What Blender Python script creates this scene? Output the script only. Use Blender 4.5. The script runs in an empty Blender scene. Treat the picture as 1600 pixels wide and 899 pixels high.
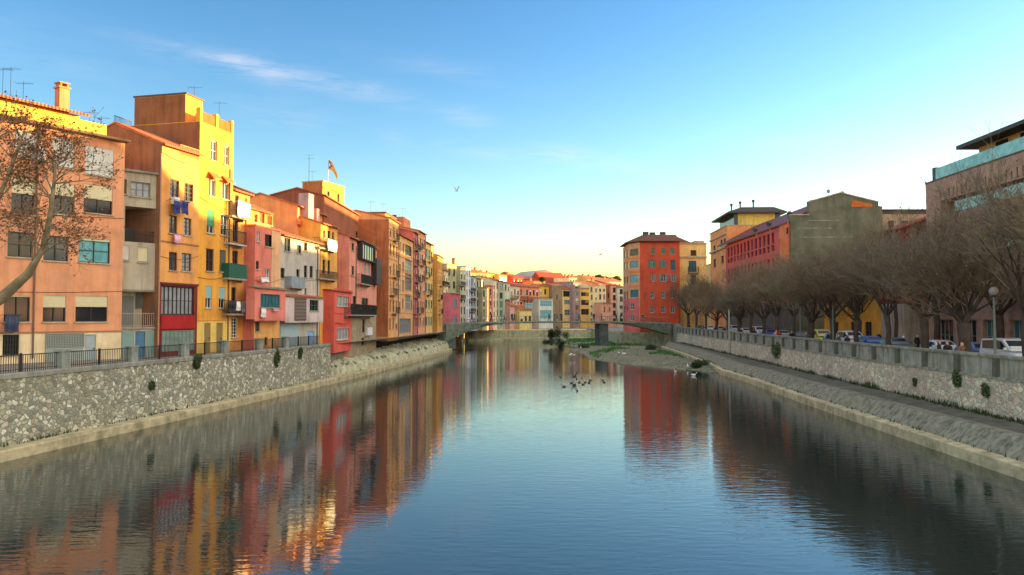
import bpy, bmesh, math, random
from mathutils import Vector, Matrix
rnd = random.Random(7)
R = math.radians
scene = bpy.context.scene
COL = scene.collection

# ------------------------------------------------------------------ camera
F, CX, CY = 1200.0, 800.0, 449.5
PITCH = math.atan(46.5 / F)
CAMZ = 6.5
cd = bpy.data.cameras.new('camera')
cam = bpy.data.objects.new('camera', cd)
COL.objects.link(cam)
cam.location = (0, 0, CAMZ)
cam.rotation_euler = (R(90) + PITCH, 0, 0)
cd.sensor_width = 36
cd.lens = 27
cd.clip_start = 0.5
cd.clip_end = 6000
scene.camera = cam

# ------------------------------------------------------------------ light
SUN_EL = R(3.5)
SH = Vector((1, 0.343)).normalized()
SUN = Vector((SH.x * math.cos(SUN_EL), SH.y * math.cos(SUN_EL), math.sin(SUN_EL)))
SUN_ROT = math.atan2(SUN.x, SUN.y)
sl = bpy.data.lights.new('sun', 'SUN')
sl.energy = 4.2
sl.angle = R(0.5)
sl.color = (1.0, 0.62, 0.24)
so = bpy.data.objects.new('sun', sl)
COL.objects.link(so)
so.location = (80, 30, 60)
so.rotation_mode = 'QUATERNION'
so.rotation_quaternion = SUN.to_track_quat('Z', 'Y')

world = bpy.data.worlds.new('World')
scene.world = world
world.use_nodes = True
wt = world.node_tree
wt.nodes.clear()
def wn(t, **k):
    n = wt.nodes.new(t)
    for a, b in k.items():
        setattr(n, a, b)
    return n
def wl(a, b):
    wt.links.new(a, b)
sky = wn('ShaderNodeTexSky', sky_type='NISHITA', sun_disc=False)
sky.sun_elevation = SUN_EL
sky.sun_rotation = SUN_ROT
sky.altitude = 100
sky.air_density = 1.0
sky.dust_density = 0.4
sky.ozone_density = 1.9
SKY_STRENGTH = 0.15
SUNSIDE_FILL = (4.9, 4.0, 3.2, 1)
OVERHEAD_FILL = (2.6, 2.35, 2.2, 1)
EXPOSURE = 2.18
hs = wn('ShaderNodeHueSaturation')
hs.inputs['Saturation'].default_value = 1.16
sc1 = wn('ShaderNodeVectorMath', operation='SCALE')
sc1.inputs['Scale'].default_value = .6
gm = wn('ShaderNodeGamma')
gm.inputs['Gamma'].default_value = 1.36
sc2 = wn('ShaderNodeVectorMath', operation='SCALE')
sc2.inputs['Scale'].default_value = 1 / .6
wl(sky.outputs[0], sc1.inputs[0])
wl(sc1.outputs[0], gm.inputs['Color'])
wl(gm.outputs[0], sc2.inputs[0])
tint = wn('ShaderNodeVectorMath', operation='MULTIPLY')
tint.inputs[1].default_value = (1.05, .965, 1.02)
wl(sc2.outputs[0], tint.inputs[0])
wl(tint.outputs[0], hs.inputs['Color'])
tc = wn('ShaderNodeTexCoord')
def ray(px, py):
    x = (px - CX) / F
    y = -(py - CY) / F
    c, s = math.cos(PITCH), math.sin(PITCH)
    return Vector((x, c - y * s, s + y * c))
mp = wn('ShaderNodeMapping')
mp.inputs['Scale'].default_value = (7, 7, 45)
mp.inputs['Rotation'].default_value = (0, R(12), 0)
wl(tc.outputs['Generated'], mp.inputs['Vector'])
cn = wn('ShaderNodeTexNoise')
cn.inputs['Scale'].default_value = 1.6
cn.inputs['Detail'].default_value = 7
cn.inputs['Roughness'].default_value = 0.62
cn.inputs['Distortion'].default_value = 0.6
wl(mp.outputs[0], cn.inputs['Vector'])
# each thin cloud bank is a soft region of the sky round one direction
acc = None
for px, py, wu, wv, amt in ((335, 96, .10, .010, .5), (395, 107, .045, .010, .8), (500, 126, .13, .013, .7), (40, 78, .12, .03, .2),
                            (617, 220, .017, .008, .7), (885, 241, .05, .010, .75), (760, 236, .10, .012, .4), (1140, 320, .04, .014, .6),
                            (730, 183, .03, .012, .45), (1330, 225, .2, .02, .25), (1010, 262, .09, .012, .45), (700, 110, .1, .012, .25), (440, 178, .06, .02, .35)):
    d = ray(px, py).normalized()
    t = Vector((0, 0, 1)).cross(d).normalized()
    b = d.cross(t)
    sub = wn('ShaderNodeVectorMath', operation='SUBTRACT')
    wl(tc.outputs['Generated'], sub.inputs[0])
    sub.inputs[1].default_value = d
    dots = []
    tilt = 0.16
    t2 = t * math.cos(tilt) + b * math.sin(tilt)
    b2 = b * math.cos(tilt) - t * math.sin(tilt)
    for ax, w in ((t2, wu), (b2, wv)):
        dn = wn('ShaderNodeVectorMath', operation='DOT_PRODUCT')
        wl(sub.outputs[0], dn.inputs[0])
        dn.inputs[1].default_value = ax / w
        sq = wn('ShaderNodeMath', operation='MULTIPLY')
        wl(dn.outputs['Value'], sq.inputs[0])
        wl(dn.outputs['Value'], sq.inputs[1])
        dots.append(sq)
    ad = wn('ShaderNodeMath', operation='ADD')
    wl(dots[0].outputs[0], ad.inputs[0])
    wl(dots[1].outputs[0], ad.inputs[1])
    ng = wn('ShaderNodeMath', operation='MULTIPLY')
    wl(ad.outputs[0], ng.inputs[0])
    ng.inputs[1].default_value = -1
    ex = wn('ShaderNodeMath', operation='POWER')
    ex.inputs[0].default_value = math.e
    wl(ng.outputs[0], ex.inputs[1])
    am = wn('ShaderNodeMath', operation='MULTIPLY')
    wl(ex.outputs[0], am.inputs[0])
    am.inputs[1].default_value = amt
    if acc is None:
        acc = am
    else:
        a2 = wn('ShaderNodeMath', operation='ADD')
        wl(acc.outputs[0], a2.inputs[0])
        wl(am.outputs[0], a2.inputs[1])
        acc = a2
cr = wn('ShaderNodeMapRange')
cr.inputs['From Min'].default_value = 0.36
cr.inputs['From Max'].default_value = 0.72
wl(cn.outputs['Fac'], cr.inputs['Value'])
cm = wn('ShaderNodeMath', operation='MULTIPLY', use_clamp=True)
wl(cr.outputs[0], cm.inputs[0])
wl(acc.outputs[0], cm.inputs[1])
cm2 = wn('ShaderNodeMath', operation='MULTIPLY', use_clamp=True)
wl(cm.outputs[0], cm2.inputs[0])
cm2.inputs[1].default_value = 0.42
mixc = wn('ShaderNodeMix', data_type='RGBA')
wl(cm2.outputs[0], mixc.inputs[0])
wl(hs.outputs[0], mixc.inputs[6])
CLOUD = (1.7, 1.55, 1.6, 1)
mixc.inputs[7].default_value = CLOUD
bg = wn('ShaderNodeBackground')
bg.inputs['Strength'].default_value = SKY_STRENGTH
# cloud glow added outside the view as fill light: warm sunward, paler overhead
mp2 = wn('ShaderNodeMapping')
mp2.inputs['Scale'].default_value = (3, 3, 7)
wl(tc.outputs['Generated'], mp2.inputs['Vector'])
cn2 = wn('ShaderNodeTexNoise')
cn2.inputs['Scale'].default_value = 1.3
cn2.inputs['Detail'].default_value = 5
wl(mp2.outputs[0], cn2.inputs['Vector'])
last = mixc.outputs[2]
for dvec, lo, hi, colr, amt in (((.92, -.22, .32), .52, .92, SUNSIDE_FILL, .9), ((.0, -.55, .83), .18, .85, OVERHEAD_FILL, .8)):
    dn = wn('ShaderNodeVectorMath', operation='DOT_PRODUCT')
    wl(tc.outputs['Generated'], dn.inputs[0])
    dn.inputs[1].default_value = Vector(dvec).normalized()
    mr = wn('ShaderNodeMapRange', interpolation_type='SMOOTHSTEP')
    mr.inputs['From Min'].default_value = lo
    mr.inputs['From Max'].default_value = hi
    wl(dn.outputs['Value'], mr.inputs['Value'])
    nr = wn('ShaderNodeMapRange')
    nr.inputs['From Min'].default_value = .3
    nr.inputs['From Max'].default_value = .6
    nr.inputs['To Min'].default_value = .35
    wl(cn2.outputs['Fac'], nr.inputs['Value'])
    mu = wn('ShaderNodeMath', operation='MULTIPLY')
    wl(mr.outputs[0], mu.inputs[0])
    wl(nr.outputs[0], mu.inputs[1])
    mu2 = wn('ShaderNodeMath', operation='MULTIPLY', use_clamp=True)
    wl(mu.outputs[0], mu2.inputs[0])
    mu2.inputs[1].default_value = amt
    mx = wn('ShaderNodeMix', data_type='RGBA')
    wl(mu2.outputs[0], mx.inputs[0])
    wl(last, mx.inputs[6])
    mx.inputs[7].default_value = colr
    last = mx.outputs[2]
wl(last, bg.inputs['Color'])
wo = wn('ShaderNodeOutputWorld')
wl(bg.outputs[0], wo.inputs['Surface'])

scene.view_settings.view_transform = 'Standard'
scene.view_settings.look = 'None'
scene.view_settings.gamma = 1
scene.view_settings.use_curve_mapping = False
scene.view_settings.exposure = EXPOSURE
scene.cycles.use_denoising = True
scene.cycles.max_bounces = 6
scene.cycles.transparent_max_bounces = 4

# ------------------------------------------------------------------ helpers
def at(px, py, Y):
    d = ray(px, py)
    return Vector((0, 0, CAMZ)) + d * (Y / d.y)
def plan(px, Y):
    p = at(px, 496, Y)
    return Vector((p.x, p.y))
def on_z(px, py, z=0.0):
    d = ray(px, py)
    return Vector((0, 0, CAMZ)) + d * ((z - CAMZ) / d.z)

class MB:
    def __init__(s):
        s.v, s.f, s.m = [], [], []
    def poly(s, pts, m=0):
        n = len(s.v)
        s.v += [tuple(p) for p in pts]
        s.f.append(tuple(range(n, n + len(pts))))
        s.m.append(m)
    def box(s, x0, y0, z0, x1, y1, z1, m=0):
        n = len(s.v)
        s.v += [(x0, y0, z0), (x1, y0, z0), (x1, y1, z0), (x0, y1, z0), (x0, y0, z1), (x1, y0, z1), (x1, y1, z1), (x0, y1, z1)]
        for f in ((0, 3, 2, 1), (4, 5, 6, 7), (0, 1, 5, 4), (1, 2, 6, 5), (2, 3, 7, 6), (3, 0, 4, 7)):
            s.f.append(tuple(n + i for i in f))
            s.m.append(m)
    def loft(s, rings, m=0, cap=True, closed=True):
        n = len(s.v)
        k = len(rings[0])
        for r in rings:
            s.v += [tuple(p) for p in r]
        for i in range(len(rings) - 1):
            for j in range(k if closed else k - 1):
                a, b = n + i * k + j, n + i * k + (j + 1) % k
                s.f.append((a, b, b + k, a + k))
                s.m.append(m)
        if cap and closed:
            s.f.append(tuple(n + j for j in reversed(range(k))))
            s.m.append(m)
            e = n + (len(rings) - 1) * k
            s.f.append(tuple(e + j for j in range(k)))
            s.m.append(m)
    def tube(s, pts, rad, n=6, m=0, cap=True):
        pts = [Vector(p) for p in pts]
        if not hasattr(rad, '__len__'):
            rad = [rad] * len(pts)
        rings = []
        for i, p in enumerate(pts):
            d = (pts[min(i + 1, len(pts) - 1)] - pts[max(i - 1, 0)])
            if d.length < 1e-9:
                d = Vector((0, 0, 1))
            d.normalize()
            u = d.orthogonal() if abs(d.z) > .9 else d.cross(Vector((0, 0, 1)))
            u.normalize()
            if abs(d.z) > .9:
                u = (Vector((1, 0, 0)) - d * d.x).normalized()
            w = d.cross(u)
            rings.append([p + (u * math.cos(2 * math.pi * j / n) + w * math.sin(2 * math.pi * j / n)) * rad[i] for j in range(n)])
        s.loft(rings, m, cap)
    def ellipsoid(s, c, r, nu=10, nv=7, m=0, M=None):
        c = Vector(c)
        rings = []
        for i in range(nv):
            a = -math.pi / 2 + math.pi * (i + .15) / (nv - 1 + .3)
            ring = []
            for j in range(nu):
                b = 2 * math.pi * j / nu
                q = Vector((r[0] * math.cos(a) * math.cos(b), r[1] * math.cos(a) * math.sin(b), r[2] * math.sin(a)))
                ring.append(c + (M @ q if M else q))
            rings.append(ring)
        s.loft(rings, m)
    def build(s, name, mats, parent=None, smooth=False):
        me = bpy.data.meshes.new(name)
        me.from_pydata(s.v, [], s.f)
        if not isinstance(mats, (list, tuple)):
            mats = [mats]
        for m in mats:
            me.materials.append(m)
        if len(mats) > 1:
            me.polygons.foreach_set('material_index', s.m)
        if smooth:
            me.polygons.foreach_set('use_smooth', [True] * len(s.f))
        me.update()
        o = bpy.data.objects.new(name, me)
        COL.objects.link(o)
        if parent:
            o.parent = parent
        return o

def tag(o, label=None, cat=None, group=None, kind=None):
    if label: o['label'] = label
    if cat: o['category'] = cat
    if group: o['group'] = group
    if kind: o['kind'] = kind
    return o
def empty(name, loc, rz=0.0):
    o = bpy.data.objects.new(name, None)
    o.empty_display_size = .3
    COL.objects.link(o)
    o.location = loc
    o.rotation_euler = (0, 0, rz)
    return o
def copy_tree(o, parent=None):
    c = o.copy()
    COL.objects.link(c)
    c.parent = parent
    for ch in list(o.children):
        copy_tree(ch, c)
    return c
def set_mat(o, i, m):
    o.material_slots[i].link = 'OBJECT'
    o.material_slots[i].material = m

# ------------------------------------------------------------------ materials
def s2l(c):
    c /= 255.0
    return c / 12.92 if c <= .04045 else ((c + .055) / 1.055) ** 2.4
KALB = 1.15
def alb(c, k=None):
    k = KALB if k is None else k
    return tuple(min(.85, s2l(x) * k) for x in c) + (1,)
def new_mat(name):
    m = bpy.data.materials.new(name)
    m.use_nodes = True
    nt = m.node_tree
    return m, nt, nt.nodes['Principled BSDF']
def N(nt, t, **k):
    n = nt.nodes.new(t)
    for a, b in k.items():
        setattr(n, a, b)
    return n
def mulc(c, k):
    return tuple(min(.9, x * k) for x in c[:3]) + (1,)
def noise(nt, scale, detail=4, rough=.55, vec=None, stretch=None, dist=0):
    n = N(nt, 'ShaderNodeTexNoise')
    n.inputs['Scale'].default_value = scale
    n.inputs['Detail'].default_value = detail
    n.inputs['Roughness'].default_value = rough
    n.inputs['Distortion'].default_value = dist
    src = vec
    if src is None:
        src = N(nt, 'ShaderNodeTexCoord').outputs['Object']
    if stretch:
        mpn = N(nt, 'ShaderNodeMapping')
        mpn.inputs['Scale'].default_value = stretch
        nt.links.new(src, mpn.inputs['Vector'])
        src = mpn.outputs[0]
    nt.links.new(src, n.inputs['Vector'])
    return n
def ramp(nt, fac, stops):
    r = N(nt, 'ShaderNodeValToRGB')
    el = r.color_ramp.elements
    while len(el) < len(stops):
        el.new(.5)
    for e, (p, c) in zip(el, stops):
        e.position = p
        e.color = c
    nt.links.new(fac, r.inputs['Fac'])
    return r
def mixrgb(nt, a, b, fac, mode='MIX'):
    n = N(nt, 'ShaderNodeMix', data_type='RGBA', blend_type=mode)
    for idx, v in ((6, a), (7, b), (0, fac)):
        if hasattr(v, 'is_linked'):
            nt.links.new(v, n.inputs[idx])
        else:
            n.inputs[idx].default_value = v
    return n.outputs[2]
def bump(nt, bs, h, strength=.3, dist=.02):
    b = N(nt, 'ShaderNodeBump')
    b.inputs['Strength'].default_value = strength
    b.inputs['Distance'].default_value = dist
    nt.links.new(h, b.inputs['Height'])
    nt.links.new(b.outputs[0], bs.inputs['Normal'])

_cache = {}
def plain(name, c, rough=.6, metal=0.0, spec=.4, var=.12, k=None):
    key = ('p', name, c, rough, metal, var, k)
    if key in _cache: return _cache[key]
    m, nt, bs = new_mat(name)
    col = alb(c, k)
    n = noise(nt, 4.0, 3)
    r = ramp(nt, n.outputs['Fac'], [(.25, mulc(col, 1 - var)), (.75, mulc(col, 1 + var))])
    nt.links.new(r.outputs[0], bs.inputs['Base Color'])
    bs.inputs['Roughness'].default_value = rough
    bs.inputs['Metallic'].default_value = metal
    bs.inputs['Specular IOR Level'].default_value = spec
    _cache[key] = m
    return m
def stucco(c, dirt=.35, k=None):
    dirt = min(.9, dirt * 1.8)
    key = ('s', c, dirt, k)
    if key in _cache: return _cache[key]
    m, nt, bs = new_mat('stucco')
    col = alb(c, k)
    n1 = noise(nt, .55, 6, .6)
    base = ramp(nt, n1.outputs['Fac'], [(.28, mulc(col, .7)), (.5, col), (.72, mulc(col, 1.16))]).outputs[0]
    st = noise(nt, 1.0, 5, .65, stretch=(2.6, 2.6, .22))
    stf = ramp(nt, st.outputs['Fac'], [(.47, (0, 0, 0, 1)), (.75, (1, 1, 1, 1))])
    g = .30 * col[0] + .4 * col[1] + .3 * col[2]
    dirtc = (col[0] * .45 + g * .08, col[1] * .45 + g * .06, col[2] * .45 + g * .05, 1)
    f = N(nt, 'ShaderNodeMath', operation='MULTIPLY')
    nt.links.new(stf.outputs[0], f.inputs[0])
    f.inputs[1].default_value = dirt
    base = mixrgb(nt, base, dirtc, f.outputs[0])
    pt = noise(nt, .35, 2, .4)
    ptf = ramp(nt, pt.outputs['Fac'], [(.57, (0, 0, 0, 1)), (.60, (1, 1, 1, 1))])
    f2 = N(nt, 'ShaderNodeMath', operation='MULTIPLY')
    nt.links.new(ptf.outputs[0], f2.inputs[0])
    f2.inputs[1].default_value = .4
    base = mixrgb(nt, base, (col[0] * .72 + g * .1, col[1] * .72 + g * .1, col[2] * .72 + g * .1, 1), f2.outputs[0])
    nt.links.new(base, bs.inputs['Base Color'])
    bs.inputs['Roughness'].default_value = .92
    bs.inputs['Specular IOR Level'].default_value = .2
    nb = noise(nt, 14, 5, .7)
    bump(nt, bs, nb.outputs['Fac'], .35, .02)
    _cache[key] = m
    return m
def tiles(c=(190, 110, 70)):
    key = ('t', c)
    if key in _cache: return _cache[key]
    m, nt, bs = new_mat('roof_tiles')
    col = alb(c, 1.0)
    tcn = N(nt, 'ShaderNodeTexCoord')
    w = N(nt, 'ShaderNodeTexWave', wave_type='BANDS', bands_direction='X')
    w.inputs['Scale'].default_value = 1.4
    w.inputs['Distortion'].default_value = .6
    nt.links.new(tcn.outputs['Object'], w.inputs['Vector'])
    n = noise(nt, 2.2, 6, .7)
    base = ramp(nt, n.outputs['Fac'], [(.3, mulc(col, .45)), (.5, col), (.72, mulc(col, 1.35))]).outputs[0]
    base = mixrgb(nt, mulc(col, .35), base, ramp(nt, w.outputs['Fac'], [(.05, (0.3, .3, .3, 1)), (.45, (1, 1, 1, 1))]).outputs[0])
    nt.links.new(base, bs.inputs['Base Color'])
    bs.inputs['Roughness'].default_value = .9
    bump(nt, bs, w.outputs['Fac'], .8, .06)
    _cache[key] = m
    return m
def glass(name, c, rough=.07):
    key = ('g', c, rough)
    if key in _cache: return _cache[key]
    m, nt, bs = new_mat(name)
    col = alb(c, 1.0)
    n = noise(nt, 1.3, 2)
    r = ramp(nt, n.outputs['Fac'], [(.35, mulc(col, .8)), (.65, mulc(col, 1.15))])
    nt.links.new(r.outputs[0], bs.inputs['Base Color'])
    bs.inputs['Roughness'].default_value = rough
    bs.inputs['Specular IOR Level'].default_value = .4
    _cache[key] = m
    return m
def slatted(name, c, scale=9.0, k=None):
    key = ('sl', name, c, scale)
    if key in _cache: return _cache[key]
    m, nt, bs = new_mat(name)
    col = alb(c, k)
    tcn = N(nt, 'ShaderNodeTexCoord')
    w = N(nt, 'ShaderNodeTexWave', wave_type='BANDS', bands_direction='Z')
    w.inputs['Scale'].default_value = scale
    w.inputs['Distortion'].default_value = .15
    nt.links.new(tcn.outputs['Object'], w.inputs['Vector'])
    base = ramp(nt, w.outputs['Fac'], [(.0, mulc(col, .6)), (.35, col), (1, mulc(col, 1.08))]).outputs[0]
    n = noise(nt, 1.5, 4)
    base = mixrgb(nt, base, mulc(col, .7), ramp(nt, n.outputs['Fac'], [(.5, (0, 0, 0, 1)), (.8, (.6, .6, .6, 1))]).outputs[0])
    nt.links.new(base, bs.inputs['Base Color'])
    bs.inputs['Roughness'].default_value = .6
    bump(nt, bs, w.outputs['Fac'], .5, .02)
    _cache[key] = m
    return m
def stone(name, cols, mortar, scale=2.1, bumps=.8, stain=(60, 66, 58), stain_amt=.6, k=1.0, warp=.25):
    m, nt, bs = new_mat(name)
    tcn = N(nt, 'ShaderNodeTexCoord')
    wrp = noise(nt, 1.4, 3, .6, vec=tcn.outputs['Object'])
    vm = N(nt, 'ShaderNodeVectorMath', operation='MULTIPLY_ADD')
    nt.links.new(wrp.outputs['Color'], vm.inputs[0])
    vm.inputs[1].default_value = (warp, warp, warp)
    nt.links.new(tcn.outputs['Object'], vm.inputs[2])
    mpn = N(nt, 'ShaderNodeMapping')
    mpn.inputs['Scale'].default_value = (1, 1, 1.35)
    nt.links.new(vm.outputs[0], mpn.inputs['Vector'])
    v1 = N(nt, 'ShaderNodeTexVoronoi', feature='F1')
    v2 = N(nt, 'ShaderNodeTexVoronoi', feature='DISTANCE_TO_EDGE')
    for v in (v1, v2):
        v.inputs['Scale'].default_value = scale
        nt.links.new(mpn.outputs[0], v.inputs['Vector'])
    sep = N(nt, 'ShaderNodeSeparateColor')
    nt.links.new(v1.outputs['Color'], sep.inputs[0])
    st = [(i / (len(cols) - 1), alb(c, k)) for i, c in enumerate(cols)]
    base = ramp(nt, sep.outputs[0], st).outputs[0]
    fine = noise(nt, 9, 5, .7, vec=tcn.outputs['Object'])
    base = mixrgb(nt, base, ramp(nt, fine.outputs['Fac'], [(.3, (.55, .55, .55, 1)), (.7, (1.25, 1.25, 1.25, 1))]).outputs[0], .8, 'MULTIPLY')
    edge = ramp(nt, v2.outputs['Distance'], [(.015, (1, 1, 1, 1)), (.09, (0, 0, 0, 1))]).outputs[0]
    base = mixrgb(nt, base, alb(mortar, k), edge)
    big = noise(nt, .22, 5, .65, vec=tcn.outputs['Object'], stretch=(1, 1, .6))
    sf = ramp(nt, big.outputs['Fac'], [(.44, (0, 0, 0, 1)), (.66, (stain_amt,) * 3 + (1,))]).outputs[0]
    base = mixrgb(nt, base, alb(stain, k), sf)
    nt.links.new(base, bs.inputs['Base Color'])
    bs.inputs['Roughness'].default_value = .95
    bs.inputs['Specular IOR Level'].default_value = .15
    hh = ramp(nt, v2.outputs['Distance'], [(0, (0, 0, 0, 1)), (.16, (1, 1, 1, 1))]).outputs[0]
    bump(nt, bs, hh, bumps, .06)
    return m
def concrete(name, c, stain=.5, k=1.0, streak=True, stainc=(48, 56, 50), s=1.0):
    key = ('c', name, c, stain, k)
    if key in _cache: return _cache[key]
    m, nt, bs = new_mat(name)
    col = alb(c, k)
    n1 = noise(nt, 1.2 * s, 7, .65)
    base = ramp(nt, n1.outputs['Fac'], [(.3, mulc(col, .55)), (.52, col), (.75, mulc(col, 1.25))]).outputs[0]
    st = noise(nt, 1.0 * s, 6, .7, stretch=(2.2, 2.2, .25) if streak else None)
    sf = ramp(nt, st.outputs['Fac'], [(.45, (0, 0, 0, 1)), (.72, (stain,) * 3 + (1,))]).outputs[0]
    base = mixrgb(nt, base, alb(stainc, k), sf)
    nt.links.new(base, bs.inputs['Base Color'])
    bs.inputs['Roughness'].default_value = .9
    bs.inputs['Specular IOR Level'].default_value = .2
    nb = noise(nt, 7, 6, .7)
    bump(nt, bs, nb.outputs['Fac'], .4, .03)
    _cache[key] = m
    return m

G_DARK = glass('window_glass', (40, 46, 48))
G_MID = glass('window_glass', (74, 84, 88))
G_CURT = glass('window_glass', (150, 158, 160), .25)
G_CYAN = glass('window_glass', (110, 178, 180), .08)
G_TEAL = glass('window_glass', (60, 110, 120), .1)
FR_BROWN = plain('brown_wood_frame', (84, 58, 44))
FR_DARK = plain('dark_wood_frame', (52, 46, 42))
FR_WHITE = plain('white_frame', (205, 205, 195))
FR_GREEN = plain('green_frame', (60, 92, 78))
FR_GREY = plain('grey_frame', (120, 122, 116))
BL_CREAM = slatted('roller_blind', (222, 214, 170), 11)
BL_WHITE = slatted('roller_blind', (214, 216, 205), 11)
BL_GREEN = slatted('roller_blind', (70, 150, 105), 11)
BL_BLUE = slatted('roller_blind', (150, 190, 190), 11)
BL_GREY = slatted('roller_blind', (150, 152, 145), 11)
SH_BROWN = slatted('louvre_shutter', (104, 78, 58), 8)
SH_OLIVE = slatted('louvre_shutter', (88, 92, 70), 8)
SH_GREEN = slatted('louvre_shutter', (64, 120, 96), 8)
SH_TEAL = slatted('louvre_shutter', (60, 140, 140), 8)
SH_GREY = slatted('louvre_shutter', (128, 126, 118), 8)
IRON = plain('dark_iron', (48, 50, 48), .6, .3)
ZINC = plain('drain_pipe_metal', (120, 98, 80), .6)
SLAB = concrete('balcony_slab', (165, 155, 140), .4)
PALE_STONE = concrete('pale_stone_trim', (190, 178, 150), .35)
TILE = tiles()
TILE_DARK = tiles((120, 78, 58))
TILE_RED = tiles((176, 74, 48))

# ------------------------------------------------------------------ house builder
HOUSES = []
class House:
    def __init__(s, name, label, A, B, zb=3.75, cat='house', group=None):
        a, b = plan(*A), plan(*B)
        s.a = a
        s.e = (b - a).normalized()
        s.n = Vector((-s.e.y, s.e.x))
        s.W = (b - a).length
        s.zb = zb
        s.root = empty(name, (a.x, a.y, zb), math.atan2(s.e.y, s.e.x))
        s.wall = None
        HOUSES.append(s)
        tag(s.root, label, cat, group)
        s.holes = []
        s.hmats = []
    def loc(s, px, py, v=0.0):
        d = ray(px, py)
        o = s.a + s.n * v
        # t*d - u*e = o
        det = -d.x * s.e.y + d.y * s.e.x
        t = (-o.x * s.e.y + o.y * s.e.x) / det
        u = (d.x * o.y - d.y * o.x) / det
        return u, CAMZ + t * d.z - s.zb
    def rect(s, r, v=0.0):
        x0, y0, x1, y1 = r
        xm, ym = (x0 + x1) / 2, (y0 + y1) / 2
        u0, u1 = s.loc(x0, ym, v)[0], s.loc(x1, ym, v)[0]
        z0, z1 = s.loc(xm, y1, v)[1], s.loc(xm, y0, v)[1]
        return min(u0, u1), z0, max(u0, u1), z1
    def world(s, u, v, z):
        p = s.a + s.e * u + s.n * v
        return Vector((p.x, p.y, s.zb + z))
    def part(s, mb, name, mats, parent=None, smooth=False):
        return mb.build(name, mats, parent or s.root, smooth)

    # --- a vertical sheet with openings cut into it, and the reveals of those openings
    def sheet(s, mb, u0, u1, z0, z1, holes, y=0.0, bands=()):
        holes = [h for h in holes if h[2] > u0 + .01 and h[0] < u1 - .01 and h[3] > z0 + .01 and h[1] < z1 - .01]
        us, zs = {u0, u1}, {z0, z1}
        for h in holes:
            us |= {min(max(h[0], u0), u1), min(max(h[2], u0), u1)}
            zs |= {min(max(h[1], z0), z1), min(max(h[3], z0), z1)}
        for b in bands:
            if z0 < b[0] < z1: zs.add(b[0])
        us, zs = sorted(us), sorted(zs)
        def mi(z):
            m = 0
            for k, b in enumerate(bands):
                if z < b[0]: m = b[1]
            return m
        for i in range(len(us) - 1):
            for j in range(len(zs) - 1):
                if us[i + 1] - us[i] < 1e-5 or zs[j + 1] - zs[j] < 1e-5: continue
                uc, zc = (us[i] + us[i + 1]) / 2, (zs[j] + zs[j + 1]) / 2
                if any(h[0] < uc < h[2] and h[1] < zc < h[3] for h in holes): continue
                mb.poly([(us[i], y, zs[j]), (us[i + 1], y, zs[j]), (us[i + 1], y, zs[j + 1]), (us[i], y, zs[j + 1])], mi(zc))
        for h in holes:
            a, b, c, d = max(h[0], u0), max(h[1], z0), min(h[2], u1), min(h[3], z1)
            r = y + h[4]
            m = mi((b + d) / 2)
            mb.poly([(a, y, b), (a, y, d), (a, r, d), (a, r, b)], m)
            mb.poly([(c, y, b), (c, r, b), (c, r, d), (c, y, d)], m)
            mb.poly([(a, y, b), (a, r, b), (c, r, b), (c, y, b)], m)
            mb.poly([(a, y, d), (c, y, d), (c, r, d), (a, r, d)], m)
            if len(h) > 5 and h[5]:
                mb.poly([(a, r, b), (c, r, b), (c, r, d), (a, r, d)], m)
    def body(s, z1, depth, mat, roof='gable', rise=1.4, roofmat=None, over=.35, bands=(), bandmats=(), u0=0.0, u1=None, z0=0.0,
             y0=0.0, name='wall', holes=None, ridge=.5, trim=None, soft=0.0):
        """Outer walls with the openings declared so far, and a roof. bands: (z, material index) below z."""
        u1 = s.W if u1 is None else u1
        holes = s.holes if holes is None else holes
        mb = MB()
        s.sheet(mb, u0, u1, z0, z1, holes, y0, bands)
        yb = y0 + depth
        yr = y0 + depth * ridge
        zr = z1 + (rise if roof in ('gable',) else 0)
        zback = z1 + (rise if roof == 'shed' else 0)
        for u in (u0, u1):
            pts = [(u, y0, z0), (u, yb, z0), (u, yb, zback)]
            if roof == 'gable': pts.append((u, yr, zr))
            pts.append((u, y0, z1))
            mb.poly(pts)
        mb.poly([(u0, yb, z0), (u1, yb, z0), (u1, yb, zback), (u0, yb, zback)])
        if roof == 'flat':
            mb.poly([(u0, y0, z1), (u1, y0, z1), (u1, yb, z1), (u0, yb, z1)])
        w = s.part(mb, name, [mat] + list(bandmats))
        rm = roofmat or TILE
        rb = MB()
        o = over
        t = .14
        if roof == 'gable':
            k = (zr - z1) / max(.01, (yr - y0))
            k2 = (zr - z1) / max(.01, (yb - yr))
            for (ya, za, yc, zc) in ((y0 - o, z1 - o * k, yr, zr), (yb + .1, z1 - .1 * k2, yr, zr)):
                ring = lambda u: [(u, ya, za + .005), (u, yc, zc + .005), (u, yc, zc + t), (u, ya, za + t)]
                rb.loft([ring(u0 - .12), ring(u1 + .12)])
            s.part(rb, 'roof', rm)
        elif roof == 'shed':
            k = rise / depth
            ring = lambda u: [(u, y0 - o, z1 - o * k + .005), (u, yb + .1, zback + .1 * k + .005), (u, yb + .1, zback + .1 * k + t), (u, y0 - o, z1 - o * k + t)]
            rb.loft([ring(u0 - .12), ring(u1 + .12)])
            s.part(rb, 'roof', rm)
        elif roof == 'flat' and o > 0:
            rb.box(u0 - .06, y0 - o, z1 - .003, u1 + .06, yb + .06, z1 + .15)
            s.part(rb, 'roof', rm)
        s.wall = w
        return w
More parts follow.
